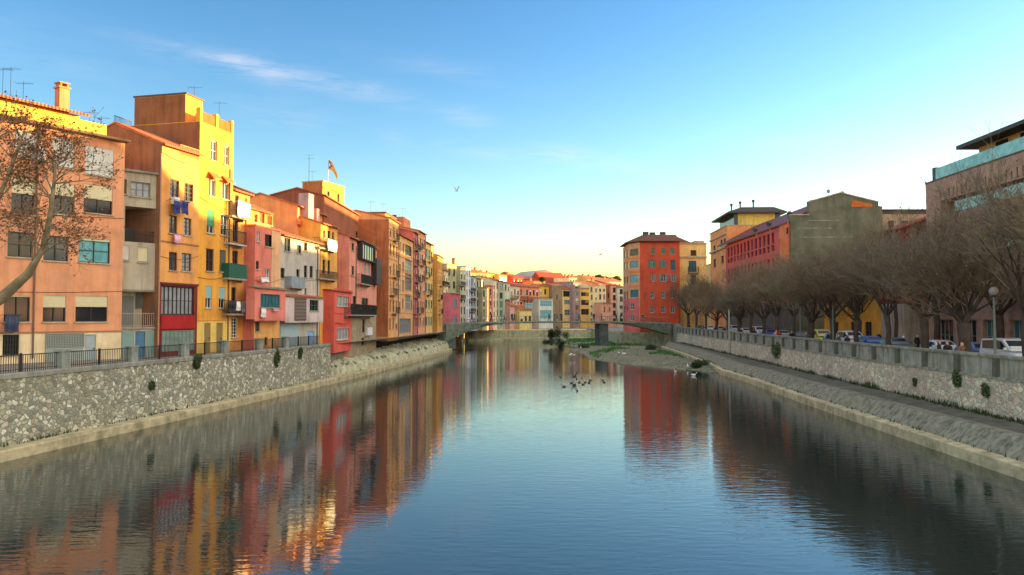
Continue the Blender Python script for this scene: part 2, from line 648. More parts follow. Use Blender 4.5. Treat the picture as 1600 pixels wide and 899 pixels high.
    def box(s, r, v0, v1, name, mat, parent=None, vref=None):
        """box over photo rectangle r on plane v0, reaching inwards to v1"""
        u0, z0, u1, z1 = s.rect(r, v0 if vref is None else vref)
        mb = MB()
        mb.box(u0, v0, z0, u1, v1, z1)
        return s.part(mb, name, mat, parent)
    def lbox(s, u0, z0, u1, z1, v0, v1, name, mat, parent=None):
        mb = MB()
        mb.box(u0, v0, z0, u1, v1, z1)
        return s.part(mb, name, mat, parent)

    def win(s, r, frame=None, pane=None, nv=1, nh=2, blind=0, bm=None, shut=None, sm=None, sill=True, rec=.16, v=0.0,
            holes=None, local=False, fw=.06, surround=None, name='window', simple=False):
        frame = frame or FR_BROWN
        pane = pane or rnd.choice([G_DARK, G_DARK, G_MID, G_CURT])
        u0, z0, u1, z1 = r if local else s.rect(r, v)
        hl = s.holes if holes is None else holes
        hl.append((u0, z0, u1, z1, rec))
        yr = v + rec
        mb = MB()
        if shut == 'closed':
            um = (u0 + u1) / 2
            mb.box(u0, yr - .09, z0, um - .006, yr - .045, z1)
            mb.box(um + .006, yr - .09, z0, u1, yr - .045, z1)
            w = s.part(mb, name, sm or SH_BROWN)
            pm = MB()
            pm.box(u0, yr - .012, z0, u1, yr, z1)
            s.part(pm, 'pane', G_DARK, w)
        else:
            a, b = yr - .07, yr - .014
            mb.box(u0, a, z0, u0 + fw, b, z1)
            mb.box(u1 - fw, a, z0, u1, b, z1)
            mb.box(u0 + fw, a, z0, u1 - fw, b, z0 + fw)
            mb.box(u0 + fw, a, z1 - fw, u1 - fw, b, z1)
            for i in range(nv):
                x = u0 + (u1 - u0) * (i + 1) / (nv + 1)
                mb.box(x - fw * .55, a + .006, z0 + fw, x + fw * .55, b - .003, z1 - fw)
            for i in range(nh):
                z = z0 + (z1 - z0) * (i + 1) / (nh + 1)
                mb.box(u0 + fw, a + .012, z - .018, u1 - fw, b - .006, z + .018)
            if simple:
                mb.box(u0, yr - .012, z0, u1, yr, z1, 1)
                w = s.part(mb, name, [frame, pane])
            else:
                w = s.part(mb, name, frame)
                pm = MB()
                pm.box(u0, yr - .012, z0, u1, yr, z1)
                s.part(pm, 'pane', pane, w)
            if blind:
                bb = MB()
                bb.box(u0 + .01, yr - .12, z1 - (z1 - z0) * blind, u1 - .01, yr - .08, z1)
                s.part(bb, 'blind', bm or BL_CREAM, w)
            if shut == 'open':
                hw = (u1 - u0) / 2
                for (x0, x1) in ((u0 - hw - .02, u0 - .02), (u1 + .02, u1 + hw + .02)):
                    bb = MB()
                    bb.box(x0, v - .07, z0 + .02, x1, v - .02, z1)
                    s.part(bb, 'shutter', sm or SH_BROWN, w)
        if sill:
            bb = MB()
            bb.box(u0 - .08, v - .09, z0 - .08, u1 + .08, v + rec - .08, z0 + .004)
            s.part(bb, 'sill', PALE_STONE, w)
        if surround:
            bb = MB()
            q = .1
            bb.box(u0 - q, v - .025, z0, u0, v + .02, z1 + q)
            bb.box(u1, v - .025, z0, u1 + q, v + .02, z1 + q)
            bb.box(u0, v - .025, z1, u1, v + .02, z1 + q)
            s.part(bb, 'surround', surround, w)
        return w
    def door(s, r, mat, v=0.0, holes=None, rec=.14, panes=False):
        u0, z0, u1, z1 = s.rect(r, v)
        (s.holes if holes is None else holes).append((u0, z0, u1, z1, rec))
        mb = MB()
        mb.box(u0, v + rec - .06, z0, u1, v + rec, z1)
        mb.box(u0 + .12, v + rec - .075, z0 + .15, u1 - .12, v + rec - .058, z0 + (z1 - z0) * .45)
        mb.box(u0 + .12, v + rec - .075, z0 + (z1 - z0) * .52, u1 - .12, v + rec - .058, z1 - .15)
        d = s.part(mb, 'door', mat)
        hb = MB()
        hb.box(u1 - .16, v + rec - .12, z0 + (z1 - z0) * .47, u1 - .06, v + rec - .072, z0 + (z1 - z0) * .5)
        s.part(hb, 'handle', IRON, d)
        return d
    def loggia(s, r, depth=1.2, v=0.0, holes=None, local=False):
        u0, z0, u1, z1 = r if local else s.rect(r, v)
        (s.holes if holes is None else holes).append((u0, z0, u1, z1, depth, True))
        return u0, z0, u1, z1
    def railing(s, u0, u1, z, h, v, mat=None, step=.13, parent=None, ret=0.0):
        mat = mat or IRON
        mb = MB()
        mb.box(u0, v - .02, z + h - .04, u1, v + .02, z + h)
        mb.box(u0, v - .015, z + .06, u1, v + .015, z + .09)
        n = max(2, int((u1 - u0) / step))
        for i in range(n + 1):
            x = u0 + (u1 - u0) * i / n
            mb.box(x - .012, v - .012, z, x + .012, v + .012, z + h - .02)
        if ret > 0:
            for x in (u0, u1):
                mb.box(x - .02, v, z + h - .04, x + .02, v + ret, z + h)
                k = max(1, int(ret / step))
                for i in range(1, k):
                    mb.box(x - .012, v + ret * i / k - .012, z, x + .012, v + ret * i / k + .012, z + h - .02)
        return s.part(mb, 'railing', mat, parent)
    def balcony(s, r, depth=.8, kind='bars', mat=None, v=0.0, slab=None, th=.14):
        """r = photo rectangle of the railing front (top of rail to underside of slab)"""
        u0, z0, u1, z1 = s.rect(r, v - depth)
        mb = MB()
        mb.box(u0, v - depth, z0, u1, v + .02, z0 + th)
        for x in (u0 + .12, u1 - .2):
            mb.box(x, v - depth * .6, z0 - .16, x + .08, v + .01, z0 + .004)
        b = s.part(mb, 'balcony', slab or SLAB)
        zt = z0 + th
        if kind == 'bars':
            s.railing(u0, u1, zt, max(.3, z1 - zt), v - depth + .04, mat, parent=b, ret=depth - .05)
        else:
            rb = MB()
            rb.box(u0, v - depth, zt, u1, v - depth + .04, z1)
            rb.box(u0, v - depth + .042, zt, u0 + .04, v - .002, z1)
            rb.box(u1 - .04, v - depth + .042, zt, u1, v - .002, z1)
            rb.box(u0 - .01, v - depth - .015, z1 - .03, u1 + .01, v - depth + .055, z1 + .015)
            s.part(rb, 'railing', mat, b)
        return b
    def bay(s, r, v, mat, name='bay', roof=True, roofmat=None, z0=None, scallop=False):
        """box projecting from the facade to plane v (<0); returns its hole list and finish callback"""
        u0, zz0, u1, z1 = s.rect(r, v)
        holes = []
        def finish(bands=(), bandmats=()):
            mb = MB()
            s.sheet(mb, u0, u1, zz0, z1, holes, v, bands)
            for u in (u0, u1):
                mb.poly([(u, v, zz0), (u, .02, zz0), (u, .02, z1), (u, v, z1)])
            mb.poly([(u0, v, zz0), (u1, v, zz0), (u1, .02, zz0), (u0, .02, zz0)])
            mb.poly([(u0, v, z1), (u1, v, z1), (u1, .02, z1), (u0, .02, z1)])
            o = s.part(mb, name, [mat] + list(bandmats))
            if roof:
                rb = MB()
                rb.loft([[(u, v - .2, z1 + .004), (u, .0, z1 + .2), (u, .0, z1 + .28), (u, v - .2, z1 + .1)] for u in (u0 - .1, u1 + .1)])
                s.part(rb, 'bay_roof', roofmat or TILE, o)
            if scallop:
                sb = MB()
                n = max(3, int((u1 - u0) / .42))
                for i in range(n):
                    a = u0 + (u1 - u0) * i / n
                    b = u0 + (u1 - u0) * (i + 1) / n
                    pts = [(a, 0), (b, 0)] + [((a + b) / 2 + (b - a) / 2 * math.cos(t), -.16 * math.sin(t)) for t in (math.pi * k / 6 for k in range(1, 6))]
                    sb.loft([[(p[0], y, zz0 + p[1] - .002) for p in pts] for y in (v, v + .06)])
                s.part(sb, 'scalloped_edge', mat, o)
            return o
        return holes, finish, (u0, zz0, u1, z1)
    def pipe(s, x, y0, y1, mat=None, v=-.07):
        u, z1 = s.loc(x, y0)
        _, z0 = s.loc(x, y1)
        mb = MB()
        mb.tube([(u, v, z0), (u, v, z1)], .055, 8)
        for k in range(4):
            z = z0 + (z1 - z0) * (k + .5) / 4
            mb.box(u - .08, v - .02, z, u + .08, .01, z + .05)
        return s.part(mb, 'drainpipe', mat or ZINC)
    def band(s, y, th=.12, out=.06, mat=None, x=None, u0=None, u1=None, name='cornice'):
        xm = x if x is not None else 400
        u0 = -.04 if u0 is None else u0
        u1 = s.W + .04 if u1 is None else u1
        z = s.loc(xm, y)[1]
        return s.lbox(u0, z - th / 2, u1, z + th / 2, -out, .015, name, mat or PALE_STONE)
    def chimney(s, u, v, z, w=.5, h=1.2, mat=None):
        mb = MB()
        mb.box(u - w / 2, v - w / 2, z, u + w / 2, v + w / 2, z + h)
        mb.box(u - w / 2 - .07, v - w / 2 - .07, z + h, u + w / 2 + .07, v + w / 2 + .07, z + h + .1)
        for dx in (-.5, .5):
            mb.box(u + dx * w * .7 - .05, v - w / 2, z + h + .1, u + dx * w * .7 + .05, v + w / 2, z + h + .32)
        mb.box(u - w / 2 - .04, v - w / 2 - .04, z + h + .32, u + w / 2 + .04, v + w / 2 + .04, z + h + .4)
        return s.part(mb, 'chimney', mat or stucco((190, 130, 90)))
    def grid(s, us, rows, w, frame=None, simple=True, skip=0.0, styles=None, v=0.0, holes=None, sill=True):
        """windows of width w at local u centres; rows = list of (z0, z1)"""
        for (z0, z1) in rows:
            for u in us:
                if rnd.random() < skip: continue
                st = rnd.choice(styles or [dict()])
                k = dict(frame=frame, nv=1, nh=1)
                k.update(st)
                s.win((u - w / 2, z0, u + w / 2, z1), local=True, simple=simple, v=v, holes=holes, sill=sill, **k)

def laundry(s, items, label, v=-.55, cat='laundry', name='laundry', line=None):
    """washing hung in front of facade s: items = (photo rectangle, material)"""
    root = None
    allr = [s.rect(r, v) for r, _ in items]
    cu = sum(a[0] + a[2] for a in allr) / (2 * len(allr))
    ct = max(a[3] for a in allr)
    p = s.world(cu, v, ct)
    root = empty(name, p, math.atan2(s.e.y, s.e.x))
    tag(root, label, cat, None)
    lb = MB()
    lo, hi = min(a[0] for a in allr) - .15, max(a[2] for a in allr) + .15
    lb.tube([(lo - cu, 0, 0), (hi - cu, 0, 0)], .012, 5)
    for x in (lo - cu, hi - cu):
        lb.tube([(x, 0, 0), (x, -v - .01, -.1)], .014, 5)
    lb.build('clothes_line', IRON, root)
    for (u0, z0, u1, z1), m in zip(allr, [m for _, m in items]):
        mb = MB()
        nx, nz = 8, 6
        ph = rnd.random() * 6
        def P(i, j, off):
            u = u0 + (u1 - u0) * i / nx - cu
            t = j / nz
            z = z1 - (z1 - z0) * t - ct + .04 * math.sin(i * 1.1 + ph) * t
            y = .05 * math.sin(i * 1.5 + ph) * (.3 + t) + .03 * math.sin(j * 1.3 + ph) + off
            return (u + .02 * math.sin(j + ph), y, z)
        for off, sg in ((0, 1), (.012, -1)):
            for i in range(nx):
                for j in range(nz):
                    mb.poly([P(i, j, off), P(i + 1, j, off), P(i + 1, j + 1, off), P(i, j + 1, off)])
        mb.build('cloth', m, root, True)
    return root
def antenna(p, h, label, arms=5):
    root = empty('tv_antenna', p)
    tag(root, label, 'antenna', 'antennas on the rooftops')
    mb = MB()
    mb.tube([(0, 0, -.3), (0, 0, h)], .016, 5)
    mb.build('mast', IRON, root)
    ab = MB()
    ab.tube([(-.5, 0, h - .12), (.6, .1, h - .12)], .010, 4)
    for i in range(arms):
        x = -.45 + i * .22
        ab.tube([(x, -.3, h - .12), (x, .3, h - .12)], .006, 4)
    ab.build('aerial', IRON, root)
    return root

# ------------------------------------------------------------------ setting: water, land, sky is the world
mw, nt, bs = new_mat('river_water')
bs.inputs['Base Color'].default_value = (.018, .030, .026, 1)
bs.inputs['Roughness'].default_value = .03
bs.inputs['IOR'].default_value = 1.75
tcw = N(nt, 'ShaderNodeTexCoord')
wa = noise(nt, 2.3, 3, .5, vec=tcw.outputs['Object'], stretch=(.5, 1.6, 1), dist=.4)
wb = noise(nt, .16, 3, .5, vec=tcw.outputs['Object'], stretch=(.6, 1.6, 1))
calm = noise(nt, .035, 3, .5, vec=tcw.outputs['Object'], stretch=(1, .6, 1))
cf = ramp(nt, calm.outputs['Fac'], [(.35, (.25, .25, .25, 1)), (.62, (1, 1, 1, 1))])
hm = N(nt, 'ShaderNodeMath', operation='MULTIPLY')
nt.links.new(wa.outputs['Fac'], hm.inputs[0])
nt.links.new(cf.outputs[0], hm.inputs[1])
hadd = N(nt, 'ShaderNodeMath', operation='MULTIPLY_ADD')
nt.links.new(wb.outputs['Fac'], hadd.inputs[0])
hadd.inputs[1].default_value = .6
nt.links.new(hm.outputs[0], hadd.inputs[2])
WATER_BUMP = .1
bump(nt, bs, hadd.outputs[0], WATER_BUMP, .12)
mb = MB()
mb.poly([(-70, -140, 0), (90, -140, 0), (90, 260, 0), (-70, 260, 0)])
tag(mb.build('river_water', mw), kind='structure')

LS = [(-28, -140), (-26, -30), (-24.5, 15), (-22.9, 34.4), (-20.8, 50), (-17.1, 78.8), (-14.6, 104), (-11.9, 137), (-11.4, 150), (-12.2, 165), (-13, 190), (-12.6, 212)]
LS = [Vector(p) for p in LS]
RS = [Vector(p) for p in ((17, -140), (18, -30), (18.8, 0), (19.5, 15), (20.3, 30.5), (22.05, 60), (23.3, 75), (23.7, 87.6), (25.5, 100), (28, 125), (31, 160), (34, 190), (37, 225))]
RP = [Vector((.079 * y + 22, y)) for y in (-140, -30, 0, 30, 60, 90, 120, 150, 172)]
def resample(poly, step):
    out = []
    for a, b in zip(poly[:-1], poly[1:]):
        n = max(1, int((b - a).length / step))
        out += [a + (b - a) * (i / n) for i in range(n)]
    out.append(poly[-1])
    return out
def clip_y(poly, y0, y1):
    def pt(y):
        for a, b in zip(poly[:-1], poly[1:]):
            if a.y <= y <= b.y:
                return a + (b - a) * ((y - a.y) / (b.y - a.y))
    return [pt(y0)] + [p for p in poly if y0 + .01 < p.y < y1 - .01] + [pt(y1)]
def off(poly, d, side):
    """polyline moved d metres towards the land (side=-1 left bank, +1 right bank)"""
    out = []
    for i, p in enumerate(poly):
        t = (poly[min(i + 1, len(poly) - 1)] - poly[max(i - 1, 0)]).normalized()
        nrm = Vector((t.y, -t.x)) * side
        out.append(p + nrm * d)
    return out
def sweep(mb, poly, section, side, jitter=0.0, closed=False, m=0):
    rings = []
    for i, p in enumerate(poly):
        t = (poly[min(i + 1, len(poly) - 1)] - poly[max(i - 1, 0)]).normalized()
        nrm = Vector((t.y, -t.x)) * side
        rings.append([(p.x + nrm.x * (d + rnd.uniform(-jitter, jitter)), p.y + nrm.y * d, z + rnd.uniform(-jitter, jitter)) for d, z in section])
    mb.loft(rings, m, cap=closed, closed=closed)

M_LEDGE = concrete('river_ledge_concrete', (184, 174, 136), .65, 1.2, streak=False, stainc=(92, 92, 62))
M_LWALL = stone('river_wall_rubble', [(104, 110, 98), (150, 152, 132), (124, 126, 108), (190, 190, 166), (112, 120, 108), (166, 162, 136), (214, 212, 188), (150, 142, 120), (128, 130, 118)], (120, 116, 94), 3.5, .6, (112, 112, 84), .4, 1.4)
M_RWALL = stone('river_wall_mosaic', [(156, 146, 122), (182, 168, 138), (138, 128, 112), (200, 184, 150), (164, 142, 124), (148, 148, 128), (188, 178, 148)], (138, 128, 112), 2.5, .6, (112, 110, 98), .5, 1.75, .4)
M_PARA = concrete('parapet_concrete', (142, 142, 124), .75, 1.3)
M_PARP = concrete('parapet_pillar_concrete', (98, 100, 86), .6, 1.1)
M_LOW = concrete('low_wall_concrete', (136, 134, 112), .85, 1.2, s=1.6)
M_PAVE = concrete('paving', (150, 146, 132), .3, 1.0, streak=False)
M_ASPH = concrete('asphalt', (66, 66, 66), .3, 1.0, streak=False)
M_EARTH = concrete('riprap_earth', (176, 176, 142), .55, 1.2, streak=False, stainc=(86, 96, 66), s=.8)
M_GRAVEL = stone('gravel', [(120, 120, 100), (160, 156, 130), (100, 102, 84), (180, 176, 150), (150, 150, 124)], (100, 102, 82), 3.5, .5, (100, 112, 78), .7, 1.0)

# land sheets
mb = MB()
lo = off(clip_y(LS, -140, 212), 1.3, -1)
mb.poly([(p.x, p.y, 3.75) for p in reversed(lo)] + [(-3000, -140, 3.75), (-3000, 212, 3.75)])
tag(mb.build('promenade_ground', M_PAVE), kind='structure')
mb = MB()
mb.poly([(p.x, p.y, 3.3) for p in RP] + [(3000, 172, 3.3), (3000, -140, 3.3)])
tag(mb.build('street_ground', M_PAVE), kind='structure')
mb = MB()
def rp(d, y, z): return (.079 * y + 22 + d, y, z)
mb.poly([rp(5.2, -140, 3.304), rp(5.2, 168, 3.304), rp(16, 168, 3.304), rp(16, -140, 3.304)])
tag(mb.build('road', M_ASPH), kind='structure')
mb = MB()
mb.poly([(-3000, 222, 3.0), (-10, 216, 3.0), (20, 222, 3.0), (45, 226, 3.0), (50, 172.02, 3.29), (3000, 172.02, 3.29), (3000, 5000, 3.0), (-3000, 5000, 3.0)])
tag(mb.build('far_ground', M_PAVE), kind='structure')

# left bank: ledge, rubble wall with coping, riprap
mb = MB()
sec = [(0, -1), (0, .45), (.06, .5), (.95, .52), (1.0, -1)]
sweep(mb, resample(clip_y(LS, -140, 148), 4), sec, -1, .012, True)
tag(mb.build('concrete_ledge', M_LEDGE), 'pale concrete ledge along the waterline under the rubble wall and the tall houses', 'ledge')
wl_root = empty('river_wall', (-23.5, 37, .5))
tag(wl_root, 'rubble stone river wall with pale coping under the iron railing', 'wall')
def child_world(mb, name, mats, root, smooth=False):
    o = mb.build(name, mats, None, smooth)
    o.parent = root
    o.matrix_parent_inverse = Matrix.Translation(root.location).inverted() if root.rotation_euler.z == 0 else root.matrix_basis.inverted()
    return o
WL = resample(clip_y(LS, -140, 77.5), 2.5)
mb = MB()
sweep(mb, WL, [(.9, .3), (1.08, 3.6), (1.9, 3.6), (1.9, .3)], -1, 0, True)
child_world(mb, 'wall', M_LWALL, wl_root)
mb = MB()
sweep(mb, WL, [(1.0, 3.603), (1.0, 3.8), (1.06, 3.86), (1.62, 3.86), (1.62, 3.603)], -1, 0, True)
child_world(mb, 'coping', concrete('coping_concrete', (150, 152, 138), .5), wl_root)
mb = MB()
WR = resample(clip_y(LS, 77.4, 150), 1.2)
rings = []
for i, p in enumerate(WR):
    t = (WR[min(i + 1, len(WR) - 1)] - WR[max(i - 1, 0)]).normalized()
    nrm = Vector((-t.y, t.x))
    k = min(1, max(0, (p.y - 77) / 12))
    row = []
    for d, z in ((.9, .4), (1.1, 1.2), (1.6, 1.75), (2.6, 2.1), (3.6, 2.5), (4.6, 2.9), (7, 3.1), (9, 3.4)):
        q = p + nrm * (d + rnd.uniform(-.15, .15))
        row.append((q.x, q.y, z + rnd.uniform(-.16, .16) * (d > 1)))
    rings.append(row)
mb.loft(rings, 0, False, False)
tag(mb.build('riverbank_slope', M_EARTH), kind='structure')

# railing on the wall: concrete pillars, iron panels between
rr = empty('railing', (-24.1, 37, 3.86))
tag(rr, 'black iron railing with pale concrete pillars along the promenade edge', 'railing')
rail_line = off(resample(clip_y(LS, -20, 75.3), .1), 1.3, -1)
dist = [0]
for a, b in zip(rail_line[:-1], rail_line[1:]): dist.append(dist[-1] + (b - a).length)
def rail_pt(d):
    for i in range(len(dist) - 1):
        if dist[i] <= d <= dist[i + 1]:
            t = (d - dist[i]) / max(1e-6, dist[i + 1] - dist[i])
            p = rail_line[i] + (rail_line[i + 1] - rail_line[i]) * t
            return p, (rail_line[i + 1] - rail_line[i]).normalized()
    return rail_line[-1], (rail_line[-1] - rail_line[-2]).normalized()
def d_at_px(px):
    return min(zip(dist, rail_line), key=lambda q: abs(q[1].x / q[1].y * F + CX - px) if q[1].y > 1 else 1e9)[0]
pd = [d_at_px(p) for p in (-225, -40, 100, 207, 288.5, 350, 405, 446)]
M_PILLAR = concrete('pillar_concrete', (150, 158, 146), .4)
def obox(mb, p, t, hl, hw, z0, z1, m=0):
    n = Vector((-t.y, t.x))
    c = [p + t * a + n * b for a, b in ((-hl, -hw), (hl, -hw), (hl, hw), (-hl, hw))]
    mb.loft([[(q.x, q.y, z0) for q in c], [(q.x, q.y, z1) for q in c]], m)
for d in pd:
    p, t = rail_pt(d)
    mb = MB()
    obox(mb, p, t, .3, .22, 3.85, 4.72)
    obox(mb, p, t, .34, .26, 4.72, 4.8)
    child_world(mb, 'pillar', M_PILLAR, rr)
ends = pd + [dist[-1]]
for a, b in zip(ends[:-1], ends[1:]):
    a, b = a + .33, b - .33
    if b - a < .5: continue
    mb = MB()
    for zc, h in ((4.68, .045), (3.98, .03)):
        n = max(1, int((b - a) / 1.5))
        for i in range(n):
            p0, _ = rail_pt(a + (b - a) * i / n)
            p1, _ = rail_pt(a + (b - a) * (i + 1) / n)
            obox(mb, (p0 + p1) / 2, (p1 - p0).normalized(), (p1 - p0).length / 2 + .005, .025, zc - h / 2, zc + h / 2)
    n = int((b - a) / .15)
    for i in range(n):
        p, t = rail_pt(a + (b - a) * (i + .5) / n)
        obox(mb, p, t, .011, .011, 3.85, 4.67)
    child_world(mb, 'railing_panel', IRON, rr)
    k = max(1, round((b - a) / 2.8))
    for i in range(1, k):
        p, t = rail_pt(a + (b - a) * i / k)
        mb = MB()
        obox(mb, p, t, .05, .05, 3.85, 4.76)
        child_world(mb, 'post', IRON, rr)

# right bank
mb = MB()
RL = resample(clip_y(RS, -140, 160), 4)
sweep(mb, RL, [(0, -1), (0, .5), (.05, .55), (.58, .57), (.62, -1)], 1, .012, True)
tag(mb.build('concrete_ledge', M_LEDGE), 'pale concrete ledge along the waterline below the grey low wall, on the right bank', 'ledge')
mb = MB()
sweep(mb, RL, [(.55, .4), (1.45, 1.27), (1.55, 1.33), (2.1, 1.35), (2.1, .4)], 1, .004, True)
tag(mb.build('low_wall', M_LOW), 'low grey stained concrete wall between the ledge and the mosaic stone wall', 'wall')
mb = MB()
a = off(RL, 2.05, 1)
ys = [p.y for p in a]
b = [Vector((.079 * y + 22, y)) for y in ys]
mb.loft([[(p.x, p.y, 1.33), ((p.x + q.x) / 2, (p.y + q.y) / 2, 1.37), (q.x + .1, q.y, 1.44)] for p, q in zip(a, b)], 0, False, False)
tag(mb.build('bank_terrace', concrete('terrace_soil', (114, 112, 94), .6, 1.0, streak=False, stainc=(60, 66, 48))), kind='structure')
wr_root = empty('embankment_wall', (.079 * 37 + 22, 37, 1.4))
tag(wr_root, 'pinkish mosaic stone embankment wall topped by a grey concrete parapet', 'wall')
RPr = resample(clip_y(RP, -140, 172), 4)
mb = MB()
sweep(mb, RPr, [(-.22, .9), (0, 3.3), (.5, 3.3), (.5, .9)], 1, 0, True)
child_world(mb, 'wall', M_RWALL, wr_root)
mb = MB()
sweep(mb, RPr, [(.06, 3.303), (.06, 4.38), (.3, 4.38), (.3, 3.303)], 1, 0, True)
child_world(mb, 'parapet', M_PARA, wr_root)
mb = MB()
sweep(mb, RPr, [(-.02, 4.383), (-.04, 4.46), (-.04, 4.55), (.38, 4.55), (.38, 4.383)], 1, 0, True)
child_world(mb, 'coping', M_PARA, wr_root)
mb = MB()
sweep(mb, RPr, [(-.08, 3.28), (-.08, 3.42), (.055, 3.42), (.055, 3.28)], 1, 0, True)
child_world(mb, 'base_course', M_PARA, wr_root)
tdir = Vector((.079, 1)).normalized()
yb0 = 26400 / (1555 - 895) - 4.04 * 8
for i in range(46):
    y = yb0 + 4.04 * i
    if y > 171: break
    p = Vector((.079 * y + 22, y)) + Vector((tdir.y, -tdir.x)) * .13
    mb = MB()
    obox(mb, p, tdir, .2, .27, 3.424, 4.381)
    child_world(mb, 'pillar', M_PARP, wr_root)

# kerb of the road
mb = MB()
for d in (5.05,):
    sweep(mb, [Vector((.079 * y + 22 + d, y)) for y in (-140, 168)], [(0, 3.2), (0, 3.43), (.15, 3.43), (.15, 3.2)], 1, 0, True)
tag(mb.build('kerb', M_PALE := concrete('kerb_stone', (150, 150, 144), .3)), kind='structure')

# far bank wall behind the footbridge
mb = MB()
far = [Vector(p) for p in ((-13.4, 200), (-12.6, 213), (-3, 217), (20, 221), (44, 226), (75, 232))]
M_FARW = concrete('far_bank_concrete', (172, 176, 146), .5, 1.0)
for a, b in zip(far[:-1], far[1:]):
    t = (b - a).normalized()
    obox(mb, (a + b) / 2, t, (b - a).length / 2 + .2, .4, -.5, 2.9)
mb2 = MB()
mb2.box(23.2, 169.9, -.6, 23.8, 240, 3.2)
mb2.box(23.8, 169.9, -.6, 60, 170.4, 3.2)
mb3 = MB()
mb3.poly([(23.5, 170.1, 3.19), (80, 170.1, 3.19), (80, 240, 3.19), (23.5, 240, 3.19)])
tag(mb3.build('quay_ground', M_PAVE), kind='structure')
tag(mb2.build('river_wall', M_FARW), 'pale quay wall under the deep red corner block, behind the right part of the footbridge', 'wall')
tag(mb.build('far_bank_wall', M_FARW), 'pale concrete bank wall seen under the footbridge at the river bend', 'wall')
mb = MB()
for a, b in zip(far[1:-1], far[2:]):
    t = (b - a).normalized()
    obox(mb, (a + b) / 2 - Vector((0, 2.2)), t, (b - a).length / 2 + .2, 2.0, -.5, .7 + .05 * a.x / 20)
tag(mb.build('far_bank_step', M_EARTH), kind='structure')

# gravel bar
GP = [Vector(p) for p in ((11.5, 152), (12.3, 132), (12.8, 118), (15.5, 106), (19, 99.5), (22.5, 93), (24.2, 89.5), (26.5, 98), (30, 150), (34, 190), (34, 215), (10, 212), (11, 185), (14, 168))]
def inside(p, poly):
    c = False
    j = len(poly) - 1
    for i in range(len(poly)):
        a, b = poly[i], poly[j]
        if (a.y > p.y) != (b.y > p.y) and p.x < (b.x - a.x) * (p.y - a.y) / (b.y - a.y) + a.x: c = not c
        j = i
    return c
def edge_d(p, poly):
    best = 1e9
    for i in range(len(poly)):
        a, b = poly[i - 1], poly[i]
        t = max(0, min(1, (p - a).dot(b - a) / (b - a).length_squared))
        best = min(best, (a + (b - a) * t - p).length)
    return best
from mathutils import noise as mnoise
def bar_h(x, y):
    p = Vector((x, y))
    d = edge_d(p, GP)
    if not inside(p, GP): d = -d
    q = d + 1.6 * mnoise.noise(Vector((x * .25, y * .12, 3)))
    return max(-.6, min(.55, .16 * q)) + .10 * mnoise.noise(Vector((x * .5, y * .3, 0)))
mb = MB()
nx, ny = 52, 90
X0, X1, Y0, Y1 = 8, 37, 82, 216
for j in range(ny + 1):
    for i in range(nx + 1):
        x = X0 + (X1 - X0) * i / nx
        y = Y0 + (Y1 - Y0) * j / ny
        mb.v.append((x, y, bar_h(x, y)))
for j in range(ny):
    for i in range(nx):
        k = j * (nx + 1) + i
        mb.f.append((k, k + 1, k + nx + 2, k + nx + 1))
        mb.m.append(0)
tag(mb.build('gravel_bar', M_GRAVEL, None, True), kind='structure')

# grass and weeds
def leafmat(name, c, k=1.0, var=.4):
    m, nt, bs = new_mat(name)
    col = alb(c, k)
    n = noise(nt, 1.7, 3)
    oi = N(nt, 'ShaderNodeTexCoord')
    r = ramp(nt, n.outputs['Fac'], [(.3, mulc(col, 1 - var)), (.7, mulc(col, 1 + var))])
    nt.links.new(r.outputs[0], bs.inputs['Base Color'])
    bs.inputs['Roughness'].default_value = .75
    bs.inputs['Specular IOR Level'].default_value = .2
    return m
M_GRASS = leafmat('grass_blades', (72, 120, 58))
M_WEED = leafmat('weed_leaves', (64, 78, 44))
M_DRY = leafmat('dry_weed', (140, 128, 80))
def blade(mb, p, h, w, m=0, lean=.5):
    a = rnd.uniform(0, 6.283)
    d = Vector((math.cos(a), math.sin(a), 0))
    l = Vector((math.cos(a + 1.5), math.sin(a + 1.5), 0)) * h * rnd.uniform(.1, lean)
    p = Vector(p)
    mb.poly([p - d * w, p + d * w, p + l * .5 + Vector((0, 0, h * .6)) + d * w * .6, p + l + Vector((0, 0, h))], m)
mb = MB()
for _ in range(9000):
    x, y = rnd.uniform(11, 34), rnd.uniform(118, 212)
    c = mnoise.noise(Vector((x * .18, y * .07, 9)))
    g = 1.0 if y > 155 else .15
    if c + (.35 if y > 160 else -.1) < .05: continue
    z = bar_h(x, y)
    if z < .12: continue
    blade(mb, (x, y, z - .02), rnd.uniform(.2, .55), rnd.uniform(.05, .14))
tag(mb.build('grass', M_GRASS), kind='stuff')
mb = MB()
for _ in range(5200):
    y = 28 + 125 * rnd.random() ** 1.6
    c = mnoise.noise(Vector((0, y * .35, 2)))
    if rnd.random() > .45 + c: continue
    x = .079 * y + 22 - rnd.uniform(.28, .7)
    blade(mb, (x, y, 1.4), rnd.uniform(.08, .34) * (1 + max(0, c)), rnd.uniform(.02, .06))
for _ in range(2600):
    i = rnd.randrange(len(RL) - 1)
    p = RL[i] + (RL[i + 1] - RL[i]) * rnd.random()
    if p.y < 25: continue
    c = mnoise.noise(Vector((5, p.y * .5, 2)))
    if rnd.random() > .35 + c: continue
    blade(mb, (p.x + rnd.uniform(.4, .58), p.y, .57), rnd.uniform(.06, .25), rnd.uniform(.02, .05))
